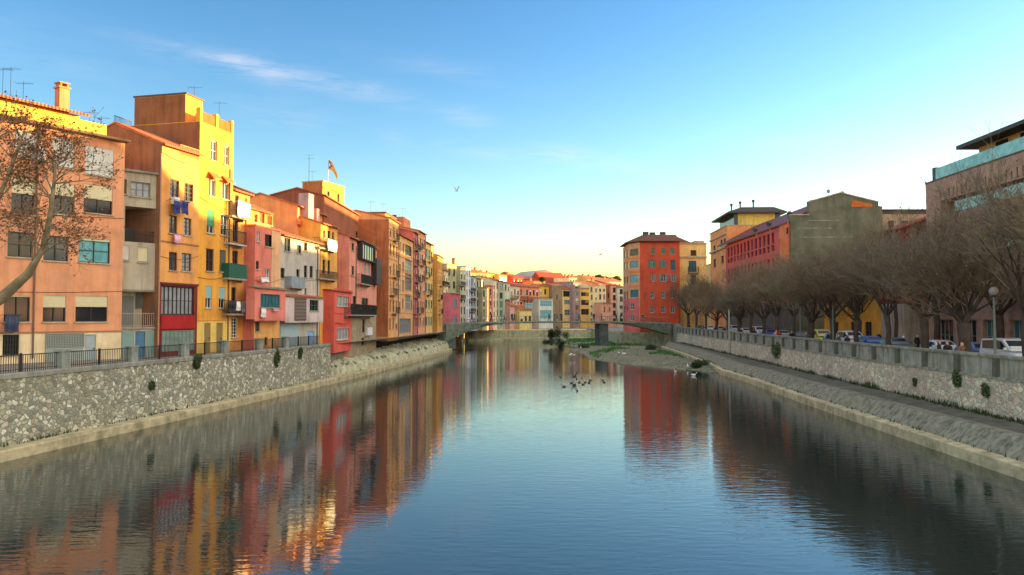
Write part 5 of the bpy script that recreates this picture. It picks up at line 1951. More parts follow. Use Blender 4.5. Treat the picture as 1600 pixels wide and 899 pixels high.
# modern block
S_MOD = concrete('pink_stone_cladding', (176, 142, 122), .3, 1.0, stainc=(120, 96, 84))
h = House('office_building', 'modern pinkish stone block with glass balustrades, slit windows and a dark roof slab', (1450.5, 75), (1900, 43.5), zb=3.3, group=RG)
zt = h.loc(1450.5, 287)[1]
def sl_(px, py): return h.loc(px, py)
for i in range(40):
    u, _ = 2.6 + i * .72 + rnd.uniform(-.1, .1), 0
    if rnd.random() < .15: continue
    zz = zt - 1.95
    h.win((u, zz, u + .24, zz + rnd.choice([.9, .9, .7])), FR_DARK, G_DARK, 0, 0, local=True, simple=True, sill=False, rec=.3)
for i in range(44):
    u = 2.4 + (i % 22) * 1.3
    if rnd.random() < .3: continue
    zz = zt - 5.0 if i < 22 else zt - 8.6
    h.win((u, zz, u + .3, zz + 1.1), FR_DARK, G_DARK, 0, 0, local=True, simple=True, sill=False, rec=.3)
r = h.loggia((2.6, zt - 3.3, 30.5, zt - 2.05), 1.3, local=True)
r = h.loggia((2.6, zt - 7.3, 30.5, zt - 5.9), 1.3, local=True)
for i in range(18):
    u = 4.3 + i * 1.45
    if u > 29.5: break
    h.lbox(u, zt - 3.28, u + .7, zt - 2.07, 1.2, 1.28, 'window', rnd.choice([G_DARK, G_CURT, G_MID]))
    h.lbox(u, zt - 7.28, u + .7, zt - 5.92, 1.2, 1.28, 'window', rnd.choice([G_DARK, G_CURT, G_MID]))
h.lbox(5.2, zt - 7.4, 30.6, zt - 6.5, -.06, -.02, 'glass_balustrade', glass('balustrade_glass', (140, 196, 190), .12))
h.lbox(5.2, zt - 3.4, 30.6, zt - 2.45, -.06, -.02, 'glass_balustrade', glass('balustrade_glass', (140, 196, 190), .12))
h.win((1.5, zt - 4.2, 1.85, zt - 2.9), FR_DARK, G_DARK, 0, 0, local=True, simple=True, sill=False, rec=.3)
h.win((1.0, 6.4, 1.7, 8.6), FR_DARK, G_DARK, 0, 0, local=True, simple=True, sill=False, rec=.3)
# street level: glazed shop fronts with pale columns
for i in range(8):
    u = 1.6 + i * 3.7
    h.win((u, .1, u + 2.9, 3.0), plain('pale_column', (150, 148, 138)), rnd.choice([G_TEAL, G_MID, G_DARK]), 3, 1, local=True, sill=False, rec=.4, fw=.09)
h.body(zt, 12, S_MOD, 'flat', over=.03, roofmat=plain('dark_coping', (80, 64, 52)))
zr = zt + .15
up = 4.9
h.lbox(1.0, zr + .003, 1.5, zr + 1.25, .15, .6, 'roof_post', plain('dark_flue', (70, 66, 62)))
h.lbox(1.55, zr + .003, h.W, zr + 1.1, .18, .22, 'glass_balustrade', glass('balustrade_glass', (140, 196, 190), .12))
h.lbox(5.6, zr + .003, h.W, zr + 2.25, 2.0, 11, 'penthouse', stucco((176, 150, 122), .3))
for i in range(7):
    u = 8.2 + i * 3.4
    h.lbox(u, zr + .1, u + 1.7, zr + 2.1, 1.94, 1.995, 'penthouse_window', G_DARK)
h.lbox(4.6, zr + 2.255, h.W + .3, zr + 2.6, .5, 11.6, 'roof_slab', plain('dark_roof', (62, 58, 52)))
h.lbox(3.2, zr + 2.61, 17, zr + 4.6, 7.3, 11, 'roof_shade_block', stucco((150, 140, 124), .3))  # roof block added out of frame to shade the salmon block opposite
# ochre wall of a house seen under the trees, and pale shop wall
h = House('house', 'ochre yellow ground floor wall seen under the bare trees', (1288, 97), (1388, 84), zb=3.3, group=RG)
for x in (1300, 1330, 1352):
    h.win((x, 503, x + 10, 530), FR_BROWN, G_DARK, 1, 1, simple=True, sill=False)
h.body(h.loc(1340, 452)[1], 4, stucco((206, 150, 62), .3), 'flat', over=.15, roofmat=TILE_DARK)
# unseen houses added behind the right bank row to block the low sun
for k, (x, y, w_, d_, z_, c) in enumerate(((54, 183, 14, 44, 21, (206, 170, 120)), (45, 228, 8.5, 30, 20.5, (190, 130, 100)), (49, 262, 18, 22, 17.5, (210, 190, 150)), (64, 186, 18, 16, 20.5, (200, 160, 120)), (47.5, 159, 13, 17, 19.5, (196, 150, 110)), (54.5, 83.7, 12, 12, 17.6, (190, 170, 140)), (54.5, 95.8, 12, 10.5, 16.3, (176, 150, 120)))):
    lab = ('added cream sun-blocking house hidden behind the deep red block', 'added salmon sun-blocking house hidden further behind the deep red block', 'added pale sun-blocking house at the far end behind the deep red block', 'added tan sun-blocking house behind the pale yellow house', 'added tan sun-blocking house behind the orange penthouse building', 'added beige sun-blocking house hidden behind the modern block and the low dark fronted house', 'lower added brown sun-blocking house hidden behind the modern block, next to the beige one')[k]
    root = empty('house', (x, y, 3.2), 0)
    tag(root, lab, 'house', RG)
    mb = MB()
    mb.box(0, 0, 0, w_, d_, z_ - 3.2)
    mb.build('wall', stucco(c, .3), root)
    mb = MB()
    mb.loft([[(-.3, y2, z_ - 3.197), (w_ + .3, y2, z_ - 3.197), (w_ / 2, y2, z_ - 1.2)] for y2 in (-.3, d_ + .3)])
    mb.build('roof', TILE, root)
    for i in range(3):
        for j in range(4):
            mb = MB()
            mb.box(w_ * (i + .3) / 3, -.04, 1.2 + j * 3.2, w_ * (i + .6) / 3, .05, 2.9 + j * 3.2)
            mb.build('window', G_DARK, root)

root = empty('house', (54.5, 72, 3.3), 0)  # unseen house added; its roof slope shapes the slanted shadow edge opposite
tag(root, 'steep roofed sun-shaping house added unseen behind the modern pinkish stone block', 'house', RG)
mb = MB()
mb.loft([[(x, 0, 0), (x, 11.6, 0), (x, 11.6, 16.2), (x, 6.2, 20.3), (x, 0, 15.8)] for x in (0, 12)])
mb.build('wall', stucco((190, 150, 120), .3), root)
mb = MB()
for (a, b) in (((-.4, 15.5), (6.2, 20.31)), ((12, 15.92), (6.2, 20.31))):
    mb.loft([[(x, a[0], a[1]), (x, b[0], b[1]), (x, b[0], b[1] + .15), (x, a[0], a[1] + .15)] for x in (-.3, 12.3)])
mb.build('roof', TILE, root)

# ------------------------------------------------------------------ footbridge
BL, BR = plan(697, 150), plan(1049, 166)
fb = empty('footbridge', (BL.x, BL.y, 5.0), math.atan2(BR.y - BL.y, BR.x - BL.x))
tag(fb, 'slender concrete footbridge with haunched ends and one pier across the river', 'bridge')
SP = (BR - BL).length
def ftop(t): return .35 + .38 * math.sin(math.pi * t) ** .8 if 0 < t < 1 else .35
def fdep(t):
    l = max(0, 1 - t / .24)
    r = max(0, 1 - (1 - t) / .27)
    return .4 + 3.3 * l ** 1.7 + 2.2 * r ** 1.5
mb = MB()
NS = 48
rings = []
for i in range(NS + 1):
    t = i / NS
    zt, zb_ = ftop(t), ftop(t) - fdep(t)
    x = SP * t
    rings.append([(x, 0.5, zb_), (x, -.05, zt - .3), (x, -.05, zt), (x, 3.6, zt), (x, 3.6, zt - .3), (x, 3.05, zb_)])
mb.loft(rings)
M_FB = concrete('bridge_concrete', (132, 146, 130), .5, 1.2)
mb.build('deck', M_FB, fb)
mb = MB()
mb.box(SP * .665, .6, -5.6, SP * .665 + 2.0, 3.0, ftop(.68) - .5)
mb.build('pier', concrete('pier_concrete', (96, 106, 104), .5), fb)
for v in (.05, 3.5):
    mb = MB()
    pts = [(SP * i / NS, v, ftop(i / NS) + 1.05) for i in range(NS + 1)]
    mb.tube(pts, .035, 5)
    mb.tube([(p[0], p[1], p[2] - .5) for p in pts], .014, 4)
    for i in range(NS + 1):
        mb.tube([(SP * i / NS, v, ftop(i / NS) - .02), (SP * i / NS, v, ftop(i / NS) + 1.04)], .02, 4)
    mb.build('railing', plain('steel_rail', (120, 128, 126), .4, .6), fb)
# abutment wall between the end house and the bridge
mb = MB()
obox(mb, plan(700, 152) + Vector((-.3, 1.2)), Vector((.3, 1)).normalized(), 3, .7, .2, 4.9)
tag(mb.build('abutment', M_FB), 'dark concrete abutment wall under the left end of the footbridge', 'wall')
mb = MB()
obox(mb, plan(1049, 166) + Vector((1.3, 1.0)), Vector((.08, 1)).normalized(), 5, .8, .2, 5.1)
tag(mb.build('abutment', M_FB), 'pale concrete abutment wall where the footbridge meets the right bank', 'wall')

# ------------------------------------------------------------------ trees
M_BARK = leafmat('bark', (76, 66, 56), 1.0, .35)
M_BARKL = leafmat('plane_bark', (140, 128, 100), 1.0, .35)
M_TWIG = leafmat('twigs', (128, 112, 88), 1.1, .35)
M_TWIG2 = leafmat('twigs_olive', (124, 116, 92), 1.1, .35)
M_LEAFB = leafmat('dry_leaves', (120, 72, 40), 1.0, .5)
def grow(tr, cr, p, d, L, r, lvl, maxl, rs, nch, spread, up, leaves=None, shrink=.72):
    segs = 3 if lvl < 3 else 2
    pts, rad = [p], [r]
    q = p.copy()
    dd = d.copy()
    for i in range(segs):
        dd = (dd + Vector((rs.gauss(0, .16), rs.gauss(0, .16), rs.gauss(0, .12) + up * .10))).normalized()
        q = q + dd * (L / segs)
        pts.append(q.copy())
        rad.append(r * (1 - .45 * (i + 1) / segs))
    if lvl <= 2: tr.tube(pts, rad, 7 if lvl == 0 else 5, cap=False)
    else: cr.tube(pts, [max(.008, x) for x in rad], 3, cap=False)
    if leaves is not None and lvl >= maxl - 1:
        for _ in range(leaves[1]):
            if rs.random() < leaves[0]:
                c = pts[rs.randrange(1, len(pts))] + Vector((rs.gauss(0, .05), rs.gauss(0, .05), rs.gauss(0, .05)))
                u = Vector((rs.gauss(0, 1), rs.gauss(0, 1), rs.gauss(0, 1))).normalized()
                w = u.orthogonal().normalized()
                s2 = rs.uniform(.035, .07)
                leaves[2].poly([c - u * s2, c + w * s2 * .8, c + u * s2, c - w * s2 * .8])
    if lvl == maxl: return
    n = nch[lvl]
    for k in range(n):
        j = rs.randrange(1, len(pts)) if lvl > 0 and k > 0 else len(pts) - 1
        base = pts[j]
        az = 2 * math.pi * (k + rs.random() * .7) / n
        u = dd.orthogonal().normalized()
        w = dd.cross(u)
        sp = spread[lvl] * rs.uniform(.6, 1.25)
        nd = (dd * math.cos(sp) + (u * math.cos(az) + w * math.sin(az)) * math.sin(sp)).normalized()
        grow(tr, cr, base, nd, L * shrink * rs.uniform(.8, 1.2), max(.010, rad[j] * .62), lvl + 1, maxl, rs, nch, spread, up, leaves, shrink)
def bare_tree(seed, h0=3.0, r0=.22, bark=None, twig=None, L1=1.0):
    rs = random.Random(seed)
    tr, cr, lf = MB(), MB(), MB()
    # a trunk with a swollen head and a fan of limbs
    tr.tube([(0, 0, -.1), (0, 0, .25), (rs.gauss(0, .08), rs.gauss(0, .08), h0 * .6), (0, 0, h0)], [r0 * 1.35, r0 * 1.05, r0 * .92, r0 * 1.1], 10)
    n = 6
    for k in range(n):
        az = 2 * math.pi * (k + rs.random() * .6) / n
        el = rs.uniform(.72, 1.4)
        d = Vector((math.cos(az) * math.cos(el), math.sin(az) * math.cos(el), math.sin(el)))
        grow(tr, cr, Vector((0, 0, h0 - .15)), d, 2.2 * L1 * rs.uniform(.85, 1.15), r0 * .5, 1, 5, rs, [0, 4, 5, 5, 6], [.5, .58, .58, .6, .55], 1.2, (.35, 1, lf), .75)
    root = empty('bare_tree', (0, 0, 0))
    tr.build('trunk', bark or M_BARK, root, True)
    c = cr.build('crown', twig or M_TWIG, root)
    if lf.f: lf.build('leaves', leafmat('last_leaves', (128, 106, 66)), root)
    return root
protos = [bare_tree(3), bare_tree(11, 2.9, .25, twig=M_TWIG2), bare_tree(23, 3.2, .2), bare_tree(31, 2.8, .34, L1=1.15)]
TG = 'bare plane trees along the right bank'
TWIGS = [M_TWIG, M_TWIG2, leafmat('twigs_grey', (122, 112, 94), 1.0, .35), leafmat('twigs_dark', (114, 100, 80), 1.0, .35)]
first = [True] * 4
def place_tree(k, px, lat, label, sc=1.0, rz=0):
    Y = lat / ((px - 800) / 1200 - .079)
    if first[k]:
        t = protos[k]
        first[k] = False
    else:
        t = copy_tree(protos[k])
    t.location = (.079 * Y + lat, Y, 3.3)
    t.rotation_euler = (0, 0, rz)
    t.scale = (sc, sc, sc * rnd.uniform(.94, 1.08))
    for ch in t.children:
        if ch.name.startswith('crown'): set_mat(ch, 0, rnd.choice(TWIGS))
    tag(t, label, 'tree', TG)
TR = [(3, 1505, 24.4, 'big bare tree with thick forked trunk behind the parapet, left of the lamp post', 1.05),
      (0, 1605, 24.4, 'bare tree cut by the right edge of the picture', 1.05),
      (2, 1720, 24.4, 'bare tree just outside the right edge, its twigs reaching in', 1.0),
      (1, 1443, 24.4, 'bare tree rising between the grey car and the white car', 1.0),
      (2, 1385, 24.4, 'bare tree right in front of the blue car and the grey car', 1.0),
      (0, 1338, 24.4, 'bare tree with a wide fan of limbs in front of the ochre wall', 1.0),
      (1, 1300, 24.4, 'bare tree left of the ochre wall, beside the yellow car', 1.0),
      (3, 1267, 24.4, 'bare tree before the left end of the grey-green party wall', .9),
      (2, 1240, 24.4, 'bare tree beneath the crimson building’s orange corner', 1.0),
      (0, 1214, 24.4, 'bare tree below the nearest crimson windows', 1.0),
      (1, 1194, 24.4, 'bare tree below the middle of the crimson building', 1.0),
      (2, 1174, 24.4, 'bare tree below the far half of the crimson building', 1.0),
      (3, 1155, 24.4, 'bare tree below the far end of the crimson building', .9),
      (0, 1137, 24.4, 'bare tree below the beige corner of the penthouse building', 1.0),
      (1, 1120, 24.4, 'bare tree below the orange front of the penthouse building', 1.0),
      (2, 1103, 24.4, 'bare tree in front of the right edge of the pale yellow house', 1.0),
      (0, 1088, 24.4, 'bare tree in front of the pale yellow house windows', 1.15),
      (1, 1075, 25.0, 'bare tree where the red block meets the pale yellow house', 1.2),
      (3, 1060, 25.5, 'bare tree in front of the red block, second from the bridge end', 1.05),
      (2, 1046, 26.5, 'bare tree nearest to the footbridge end', 1.2),
      # second row across the pavement
      (1, 1560, 33.5, 'bare tree in the second row before the shop windows, right of the lamp post', 1.15),
      (0, 1462, 33.5, 'bare tree in the second row before the corner of the modern block', 1.25),
      (2, 1400, 33.5, 'tall bare tree in the second row before the red-brown gable', 1.25),
      (3, 1345, 33.5, 'bare tree in the second row before the orange patch of the party wall', 1.0),
      (0, 1295, 33.5, 'bare tree in the second row before the middle of the party wall', 1.15),
      (1, 1228, 33.5, 'bare tree in the second row at the corner of the crimson building', .95),
      (2, 1170, 33.5, 'bare tree in the second row along the crimson building', .85),
      (0, 1130, 33.5, 'bare tree in the second row along the penthouse building', .85)]
for i, (k, px, lat, lab, sc) in enumerate(TR):
    place_tree(k, px, lat, lab, sc * rnd.uniform(.9, 1.1), i * 1.37)

# plane tree on the left promenade, limbs reaching into the picture
rs = random.Random(5)
tr, cr, lf = MB(), MB(), MB()
YT = 37.0
def tp(px, py, dy=0): return at(px, py, YT + dy)
root = empty('plane_tree', (-27.2, YT, 3.75))
tag(root, 'leaning plane tree with withered brown leaves in front of the salmon block, left edge', 'tree')
base = Vector((-27.2, YT, 3.65))
limb = [base, Vector((-27.0, YT, 5.2)), Vector((-26.2, YT, 6.4)), tp(2, 466), tp(44, 428), tp(68, 388), tp(78, 340), tp(84, 290), tp(88, 250)]
tr.tube(limb, [.42, .36, .33, .27, .2, .16, .12, .08, .05], 9)
limb2 = [Vector((-27.0, YT, 5.2)), Vector((-27.2, YT + .3, 8)), Vector((-26.6, YT + .2, 11)), Vector((-25.8, YT, 13.5)), Vector((-25.2, YT, 15.5))]
tr.tube(limb2, [.3, .26, .2, .12, .06], 8)
limb3 = [Vector((-27.2, YT + .3, 8)), tp(-10, 330, -.8), tp(20, 255, -1), tp(38, 205, -1)]
tr.tube(limb3, [.18, .13, .08, .04], 7)
def along(pts, n, i0, L, r):
    for k in range(n):
        t = i0 + (len(pts) - 1 - i0) * (k + rs.random()) / n
        i = min(int(t), len(pts) - 2)
        p = pts[i].lerp(pts[i + 1], t - i)
        ax = (pts[i + 1] - pts[i]).normalized()
        u = Vector((rs.gauss(0, 1), rs.gauss(0, .8), rs.gauss(0, .7))).normalized()
        d = (ax * .55 + u * .8).normalized()
        grow(tr, cr, p, d, L * rs.uniform(.7, 1.25), r, 2, 5, rs, [0, 0, 4, 4, 3], [0, 0, .6, .6, .6], .2, (.75, 2, lf), .72)
along(limb, 22, 4.2, 1.15, .045)
along(limb2, 14, 2, 1.2, .045)
along(limb3, 14, .8, 1.0, .035)
for mbx, nm, mt, sm in ((tr, 'trunk', M_BARKL, True), (cr, 'crown', M_TWIG, False), (lf, 'leaves', M_LEAFB, False)):
    child_world(mbx, nm, mt, root, sm)

# dark pine and trees on the skyline, bush under the bridge
def crown_tree(label, c, rad, hgt, n, size, mat, name='tree', cat='tree', group=None):
    root = empty(name, c)
    tag(root, label, cat, group)
    t = MB()
    t.tube([(0, 0, -2), (.1, 0, hgt * .5), (0, 0, hgt)], [.3, .25, .12], 7)
    t.build('trunk', M_BARK, root, True)
    m = MB()
    for k in range(9):
        a = rnd.uniform(0, 6.28)
        q = rnd.uniform(.1, .75)
        leaf_clump(m, (rad[0] * q * math.cos(a), rad[1] * q * math.sin(a), hgt + rad[2] * rnd.uniform(-.4, .5)), (rad[0] * .5, rad[1] * .5, rad[2] * .55), n // 9, size)
    m.build('crown', mat, root)
M_PINE = leafmat('pine_needles', (70, 80, 46))
for px, py, Y, rad, lab in ((791, 433, 330, (3.4, 3, 2.4), 'dark umbrella pine above the hillside roofs left of the skyline centre'),
                            (937, 434, 345, (2.4, 2.4, 1.6), 'dark round tree above the sunlit roofs, left of its neighbour'),
                            (948, 436, 350, (1.8, 2, 1.4), 'small dark tree between two others above the sunlit roofs'),
                            (962, 436, 352, (2.8, 2.4, 1.5), 'dark tree above the sunlit roofs nearest the red corner block'),
                            (848, 437, 300, (1.4, 1.4, 1.4), 'small dark cypress tree below the distant pale hill')):
    P = at(px, py, Y)
    crown_tree(lab, (P.x, P.y, P.z - 4), rad, 4, 2600, .26, M_PINE, group='trees on the skyline')
P = at(866, 545, 168)
m = MB()
for k in range(14):
    q_ = rnd.uniform(.35, 1.1)
    leaf_clump(m, (rnd.uniform(-2.6, 2.6), rnd.uniform(-1.4, 1.4), rnd.uniform(.2, 3.6)), (q_ * 1.1, q_, q_ * rnd.uniform(.7, 1.3)), int(420 * q_), .13)
o = m.build('bush', leafmat('dark_bush', (56, 70, 52)))
o.location = (P.x, 168, 0)
tag(o, 'dark green bush standing in the water under the middle of the footbridge', 'bush')
for px, Y, lab, s2 in ((912, 150, 'green shrub on the left tip of the gravel bar', .6), (1095, 96, 'dark shrub on the bank at the right end of the gravel bar', .7), (1018, 140, 'low green shrub on the gravel bar under the right part of the bridge', .8)):
    P = plan(px, Y)
    m = MB()
    for k in range(5):
        leaf_clump(m, (rnd.uniform(-1.2, 1.2) * s2, rnd.uniform(-1, 1) * s2, rnd.uniform(.2, .9) * s2), (1.0 * s2, .9 * s2, .6 * s2), 300, .1)
    o = m.build('shrub', leafmat('shrub_leaves', (62, 84, 50)))
    o.location = (P.x, P.y, max(.1, bar_h(P.x, P.y)))
    tag(o, lab, 'shrub')

# ------------------------------------------------------------------ vehicles
def loft_body(prof, w):
    """prof: list of (x, zlow, zbelt, halfwidth)"""
    mb = MB()
    rings = []
    for x, zl, zb, hw in prof:
        rings.append([(x, -hw * .82, zl), (x, -hw * .97, zl + .1), (x, -hw, (zl + zb) / 2), (x, -hw * .96, zb - .06), (x, -hw * .86, zb),
                      (x, hw * .86, zb), (x, hw * .96, zb - .06), (x, hw, (zl + zb) / 2), (x, hw * .97, zl + .1), (x, hw * .82, zl)])
    mb.loft(rings)
    return mb
M_TYRE = plain('tyre_rubber', (34, 34, 34))
M_RIM = plain('rim_alloy', (150, 150, 150), .4, .7)
M_HEAD = plain('headlight_lens', (220, 224, 226), .15)
M_TAIL = plain('tail_light', (150, 30, 26), .3)
M_CARG = glass('car_glass', (40, 50, 56), .05)
def car_paint(n, c):
    m, nt, bs = new_mat(n)
    bs.inputs['Base Color'].default_value = alb(c, 1.0)
    bs.inputs['Roughness'].default_value = .3
    bs.inputs['Coat Weight'].default_value = .6
    bs.inputs['Coat Roughness'].default_value = .05
    return m
def make_car(kind):
    root = empty({'car': 'parked_car', 'van': 'parked_van'}[kind], (0, 0, 0))
    pm = car_paint('car_paint', (150, 150, 150))
    if kind == 'car':
        prof = [(-2.0, .38, .74, .70), (-1.92, .28, .86, .82), (-1.4, .24, .92, .87), (-.4, .22, .93, .88), (.6, .22, .92, .88), (1.1, .24, .86, .87), (1.75, .26, .74, .82), (2.0, .32, .62, .70)]
        cab = [(-1.85, .9, .72), (-1.45, 1.38, .60), (-.3, 1.48, .62), (.25, 1.42, .60), (1.05, .88, .74)]
        wx, wr = (-1.3, 1.28), .31
    else:
        prof = [(-2.2, .38, 1.0, .80), (-2.15, .28, 1.12, .88), (-1.4, .24, 1.14, .90), (.2, .22, 1.12, .90), (1.1, .24, 1.04, .88), (1.8, .26, .92, .84), (2.15, .34, .72, .74)]
        cab = [(-2.16, 1.1, .80), (-2.08, 1.78, .72), (-.3, 1.86, .74), (.35, 1.78, .70), (1.35, 1.04, .74)]
        wx, wr = (-1.4, 1.35), .33
    body = loft_body(prof, .88)
    # roof and pillars as one shell standing on the body
    belt = cab[0][1]
    rings = []
    for x, z, hw in cab:
        rings.append([(x, -.80, belt - .02), (x, -.80 + .0, belt + .01), (x, -hw, max(z - .04, belt + .02)), (x, -hw * .85, max(z, belt + .03)), (x, hw * .85, max(z, belt + .03)), (x, hw, max(z - .04, belt + .02)), (x, .80, belt + .01), (x, .80, belt - .02)])
    body.loft(rings)
    b = body.build('body', pm, root, False)
    c0, c1, c2, c3, c4 = cab
    def side(sg, xa, xb, name):
        zt_ = lambda x: (c1[1] + (c2[1] - c1[1]) * (x - c1[0]) / (c2[0] - c1[0]) if x < c2[0] else c2[1] + (c3[1] - c2[1]) * (x - c2[0]) / (c3[0] - c2[0])) - .12
        m = MB()
        pts = []
        for (x, z) in ((xa[0], belt + .06), (xb[0], belt + .06), (xb[1], zt_(xb[1])), (xa[1], zt_(xa[1]))):
            q = (z - belt) / (c2[1] - belt)
            y = (.80 * (1 - q) + c2[2] * q) + .012
            pts.append((x, y * sg, z))
        m.loft([pts, [(p[0], p[1] - .02 * sg, p[2]) for p in pts]])
        m.build(name, M_CARG, root)
    for sg in (-1, 1):
        side(sg, (c0[0] + .28, c1[0] + .15), (-.55, -.5), 'side_window')
        side(sg, (-.47, -.42), (c4[0] - .38, c3[0] - .06), 'side_window')
    def scr(a, b, name):
        m = MB()
        n = Vector((-(b[1] - a[1]), 0, b[0] - a[0])).normalized()
        if n.z < 0: n = -n
        o_ = n * .015
        A = Vector((a[0], 0, max(a[1], belt) + .0)).lerp(Vector((b[0], 0, b[1])), .1)
        B = Vector((a[0], 0, max(a[1], belt))).lerp(Vector((b[0], 0, b[1])), .9)
        pts = [A + Vector((0, -a[2] * .92, 0)) + o_, A + Vector((0, a[2] * .92, 0)) + o_, B + Vector((0, b[2] * .84, 0)) + o_, B + Vector((0, -b[2] * .84, 0)) + o_]
        m.loft([pts, [p - n * .02 for p in pts]])
        m.build(name, M_CARG, root)
    scr(c4, c3, 'windscreen')
    scr(c0, c1, 'rear_window')
    for x in wx:
        for sg in (-1, 1):
            m = MB()
            m.tube([(x, sg * .70, wr), (x, sg * .88, wr)], wr, 16)
            w = m.build('wheel', M_TYRE, root)
            m = MB()
            m.tube([(x, sg * .872, wr), (x, sg * .895, wr)], wr * .62, 12)
            m.build('rim', M_RIM, w)
    zf = prof[-1][2]
    for sg in (-1, 1):
        m = MB()
        m.box(prof[-1][0] - .16, sg * .5 - .14, zf - .08, prof[-1][0] + .015, sg * .5 + .14, zf + .05)
        m.build('headlight', M_HEAD, root)
        m = MB()
        m.box(prof[0][0] - .015, sg * .58 - .1, prof[0][2] - .2, prof[0][0] + .1, sg * .58 + .1, prof[0][2] + .06)
        m.build('tail_light', M_TAIL, root)
        m = MB()
        m.box(c4[0] - .42, sg * .9 - .09, belt + .05, c4[0] - .28, sg * .9 + .09, belt + .2)
        m.build('mirror', pm, root)
    return root
pc, pv = make_car('car'), make_car('van')
usedc = {'car': False, 'van': False}
def park(kind, px, lat, paint, label, rz=0.0):
    Y = lat / ((px - 800) / 1200 - .079)
    pr = pc if kind == 'car' else pv
    o = pr if not usedc[kind] else copy_tree(pr)
    usedc[kind] = True
    o.location = (.079 * Y + lat, Y, 3.31)
    o.rotation_euler = (0, 0, R(-94.5) + rz)
    tag(o, label, kind, 'vehicles parked along the right bank')
    for ch in o.children:
        n = ch.name.split('.')[0]
        if n in ('body', 'mirror'): set_mat(ch, 0, paint)
PW, PB, PG, PK, PS, PY_, PR_ = (car_paint('white_paint', (214, 216, 214)), car_paint('blue_paint', (50, 84, 170)), car_paint('grey_paint', (104, 114, 120)), car_paint('black_paint', (40, 42, 46)),
                                car_paint('silver_paint', (150, 156, 160)), car_paint('yellow_paint', (196, 190, 50)), car_paint('wine_paint', (110, 40, 44)))
PBG = car_paint('blue_grey_paint', (84, 116, 150))
for a in (('van', 1578, 27.9, PW, 'white van parked nearest the right edge, behind the parapet'),
          ('car', 1528, 27.9, PBG, 'blue-grey car parked behind the parapet, left of the white van at the right edge'),
          ('car', 1470, 27.9, PW, 'white car parked behind two seated people at the parapet'),
          ('car', 1399, 27.9, PG, 'grey car parked between two tree trunks, right of the blue car'),
          ('car', 1361, 27.9, PB, 'bright blue car parked before the ochre wall'),
          ('van', 1330, 27.9, PW, 'white van parked left of the bright blue car'),
          ('car', 1305, 27.9, PK, 'black car parked left of the white van at the ochre wall'),
          ('van', 1283, 27.9, PY_, 'yellow van parked under the trees'),
          ('car', 1250, 27.9, PK, 'dark car parked left of the yellow van'),
          ('car', 1222, 27.9, PS, 'silver car parked below the crimson building’s corner'),
          ('car', 1203, 27.9, PB, 'dark blue car parked left of the silver car'),
          ('van', 1186, 27.9, PW, 'white van parked behind a man in pale blue at the parapet'),
          ('car', 1165, 27.9, PW, 'white car parked below the middle of the crimson building'),
          ('van', 1148, 27.9, PW, 'white van parked behind the pale pole on the embankment'),
          ('car', 1126, 27.9, PS, 'silver car parked below the orange penthouse building'),
          ('car', 1109, 27.9, PW, 'white car parked farther along, right of the pale yellow house'),
          ('car', 1095, 27.9, PK, 'black car parked in front of the pale yellow house'),
          ('car', 1080, 27.9, PW, 'white car parked near the end of the row by the yellow house')):
    park(*a)
park('van', 1040, 29.5, PR_, 'wine red van parked near the footbridge end, right of the other wine red one', .3)
park('van', 1026, 29.5, PR_, 'wine red van standing nearest the footbridge end', .3)

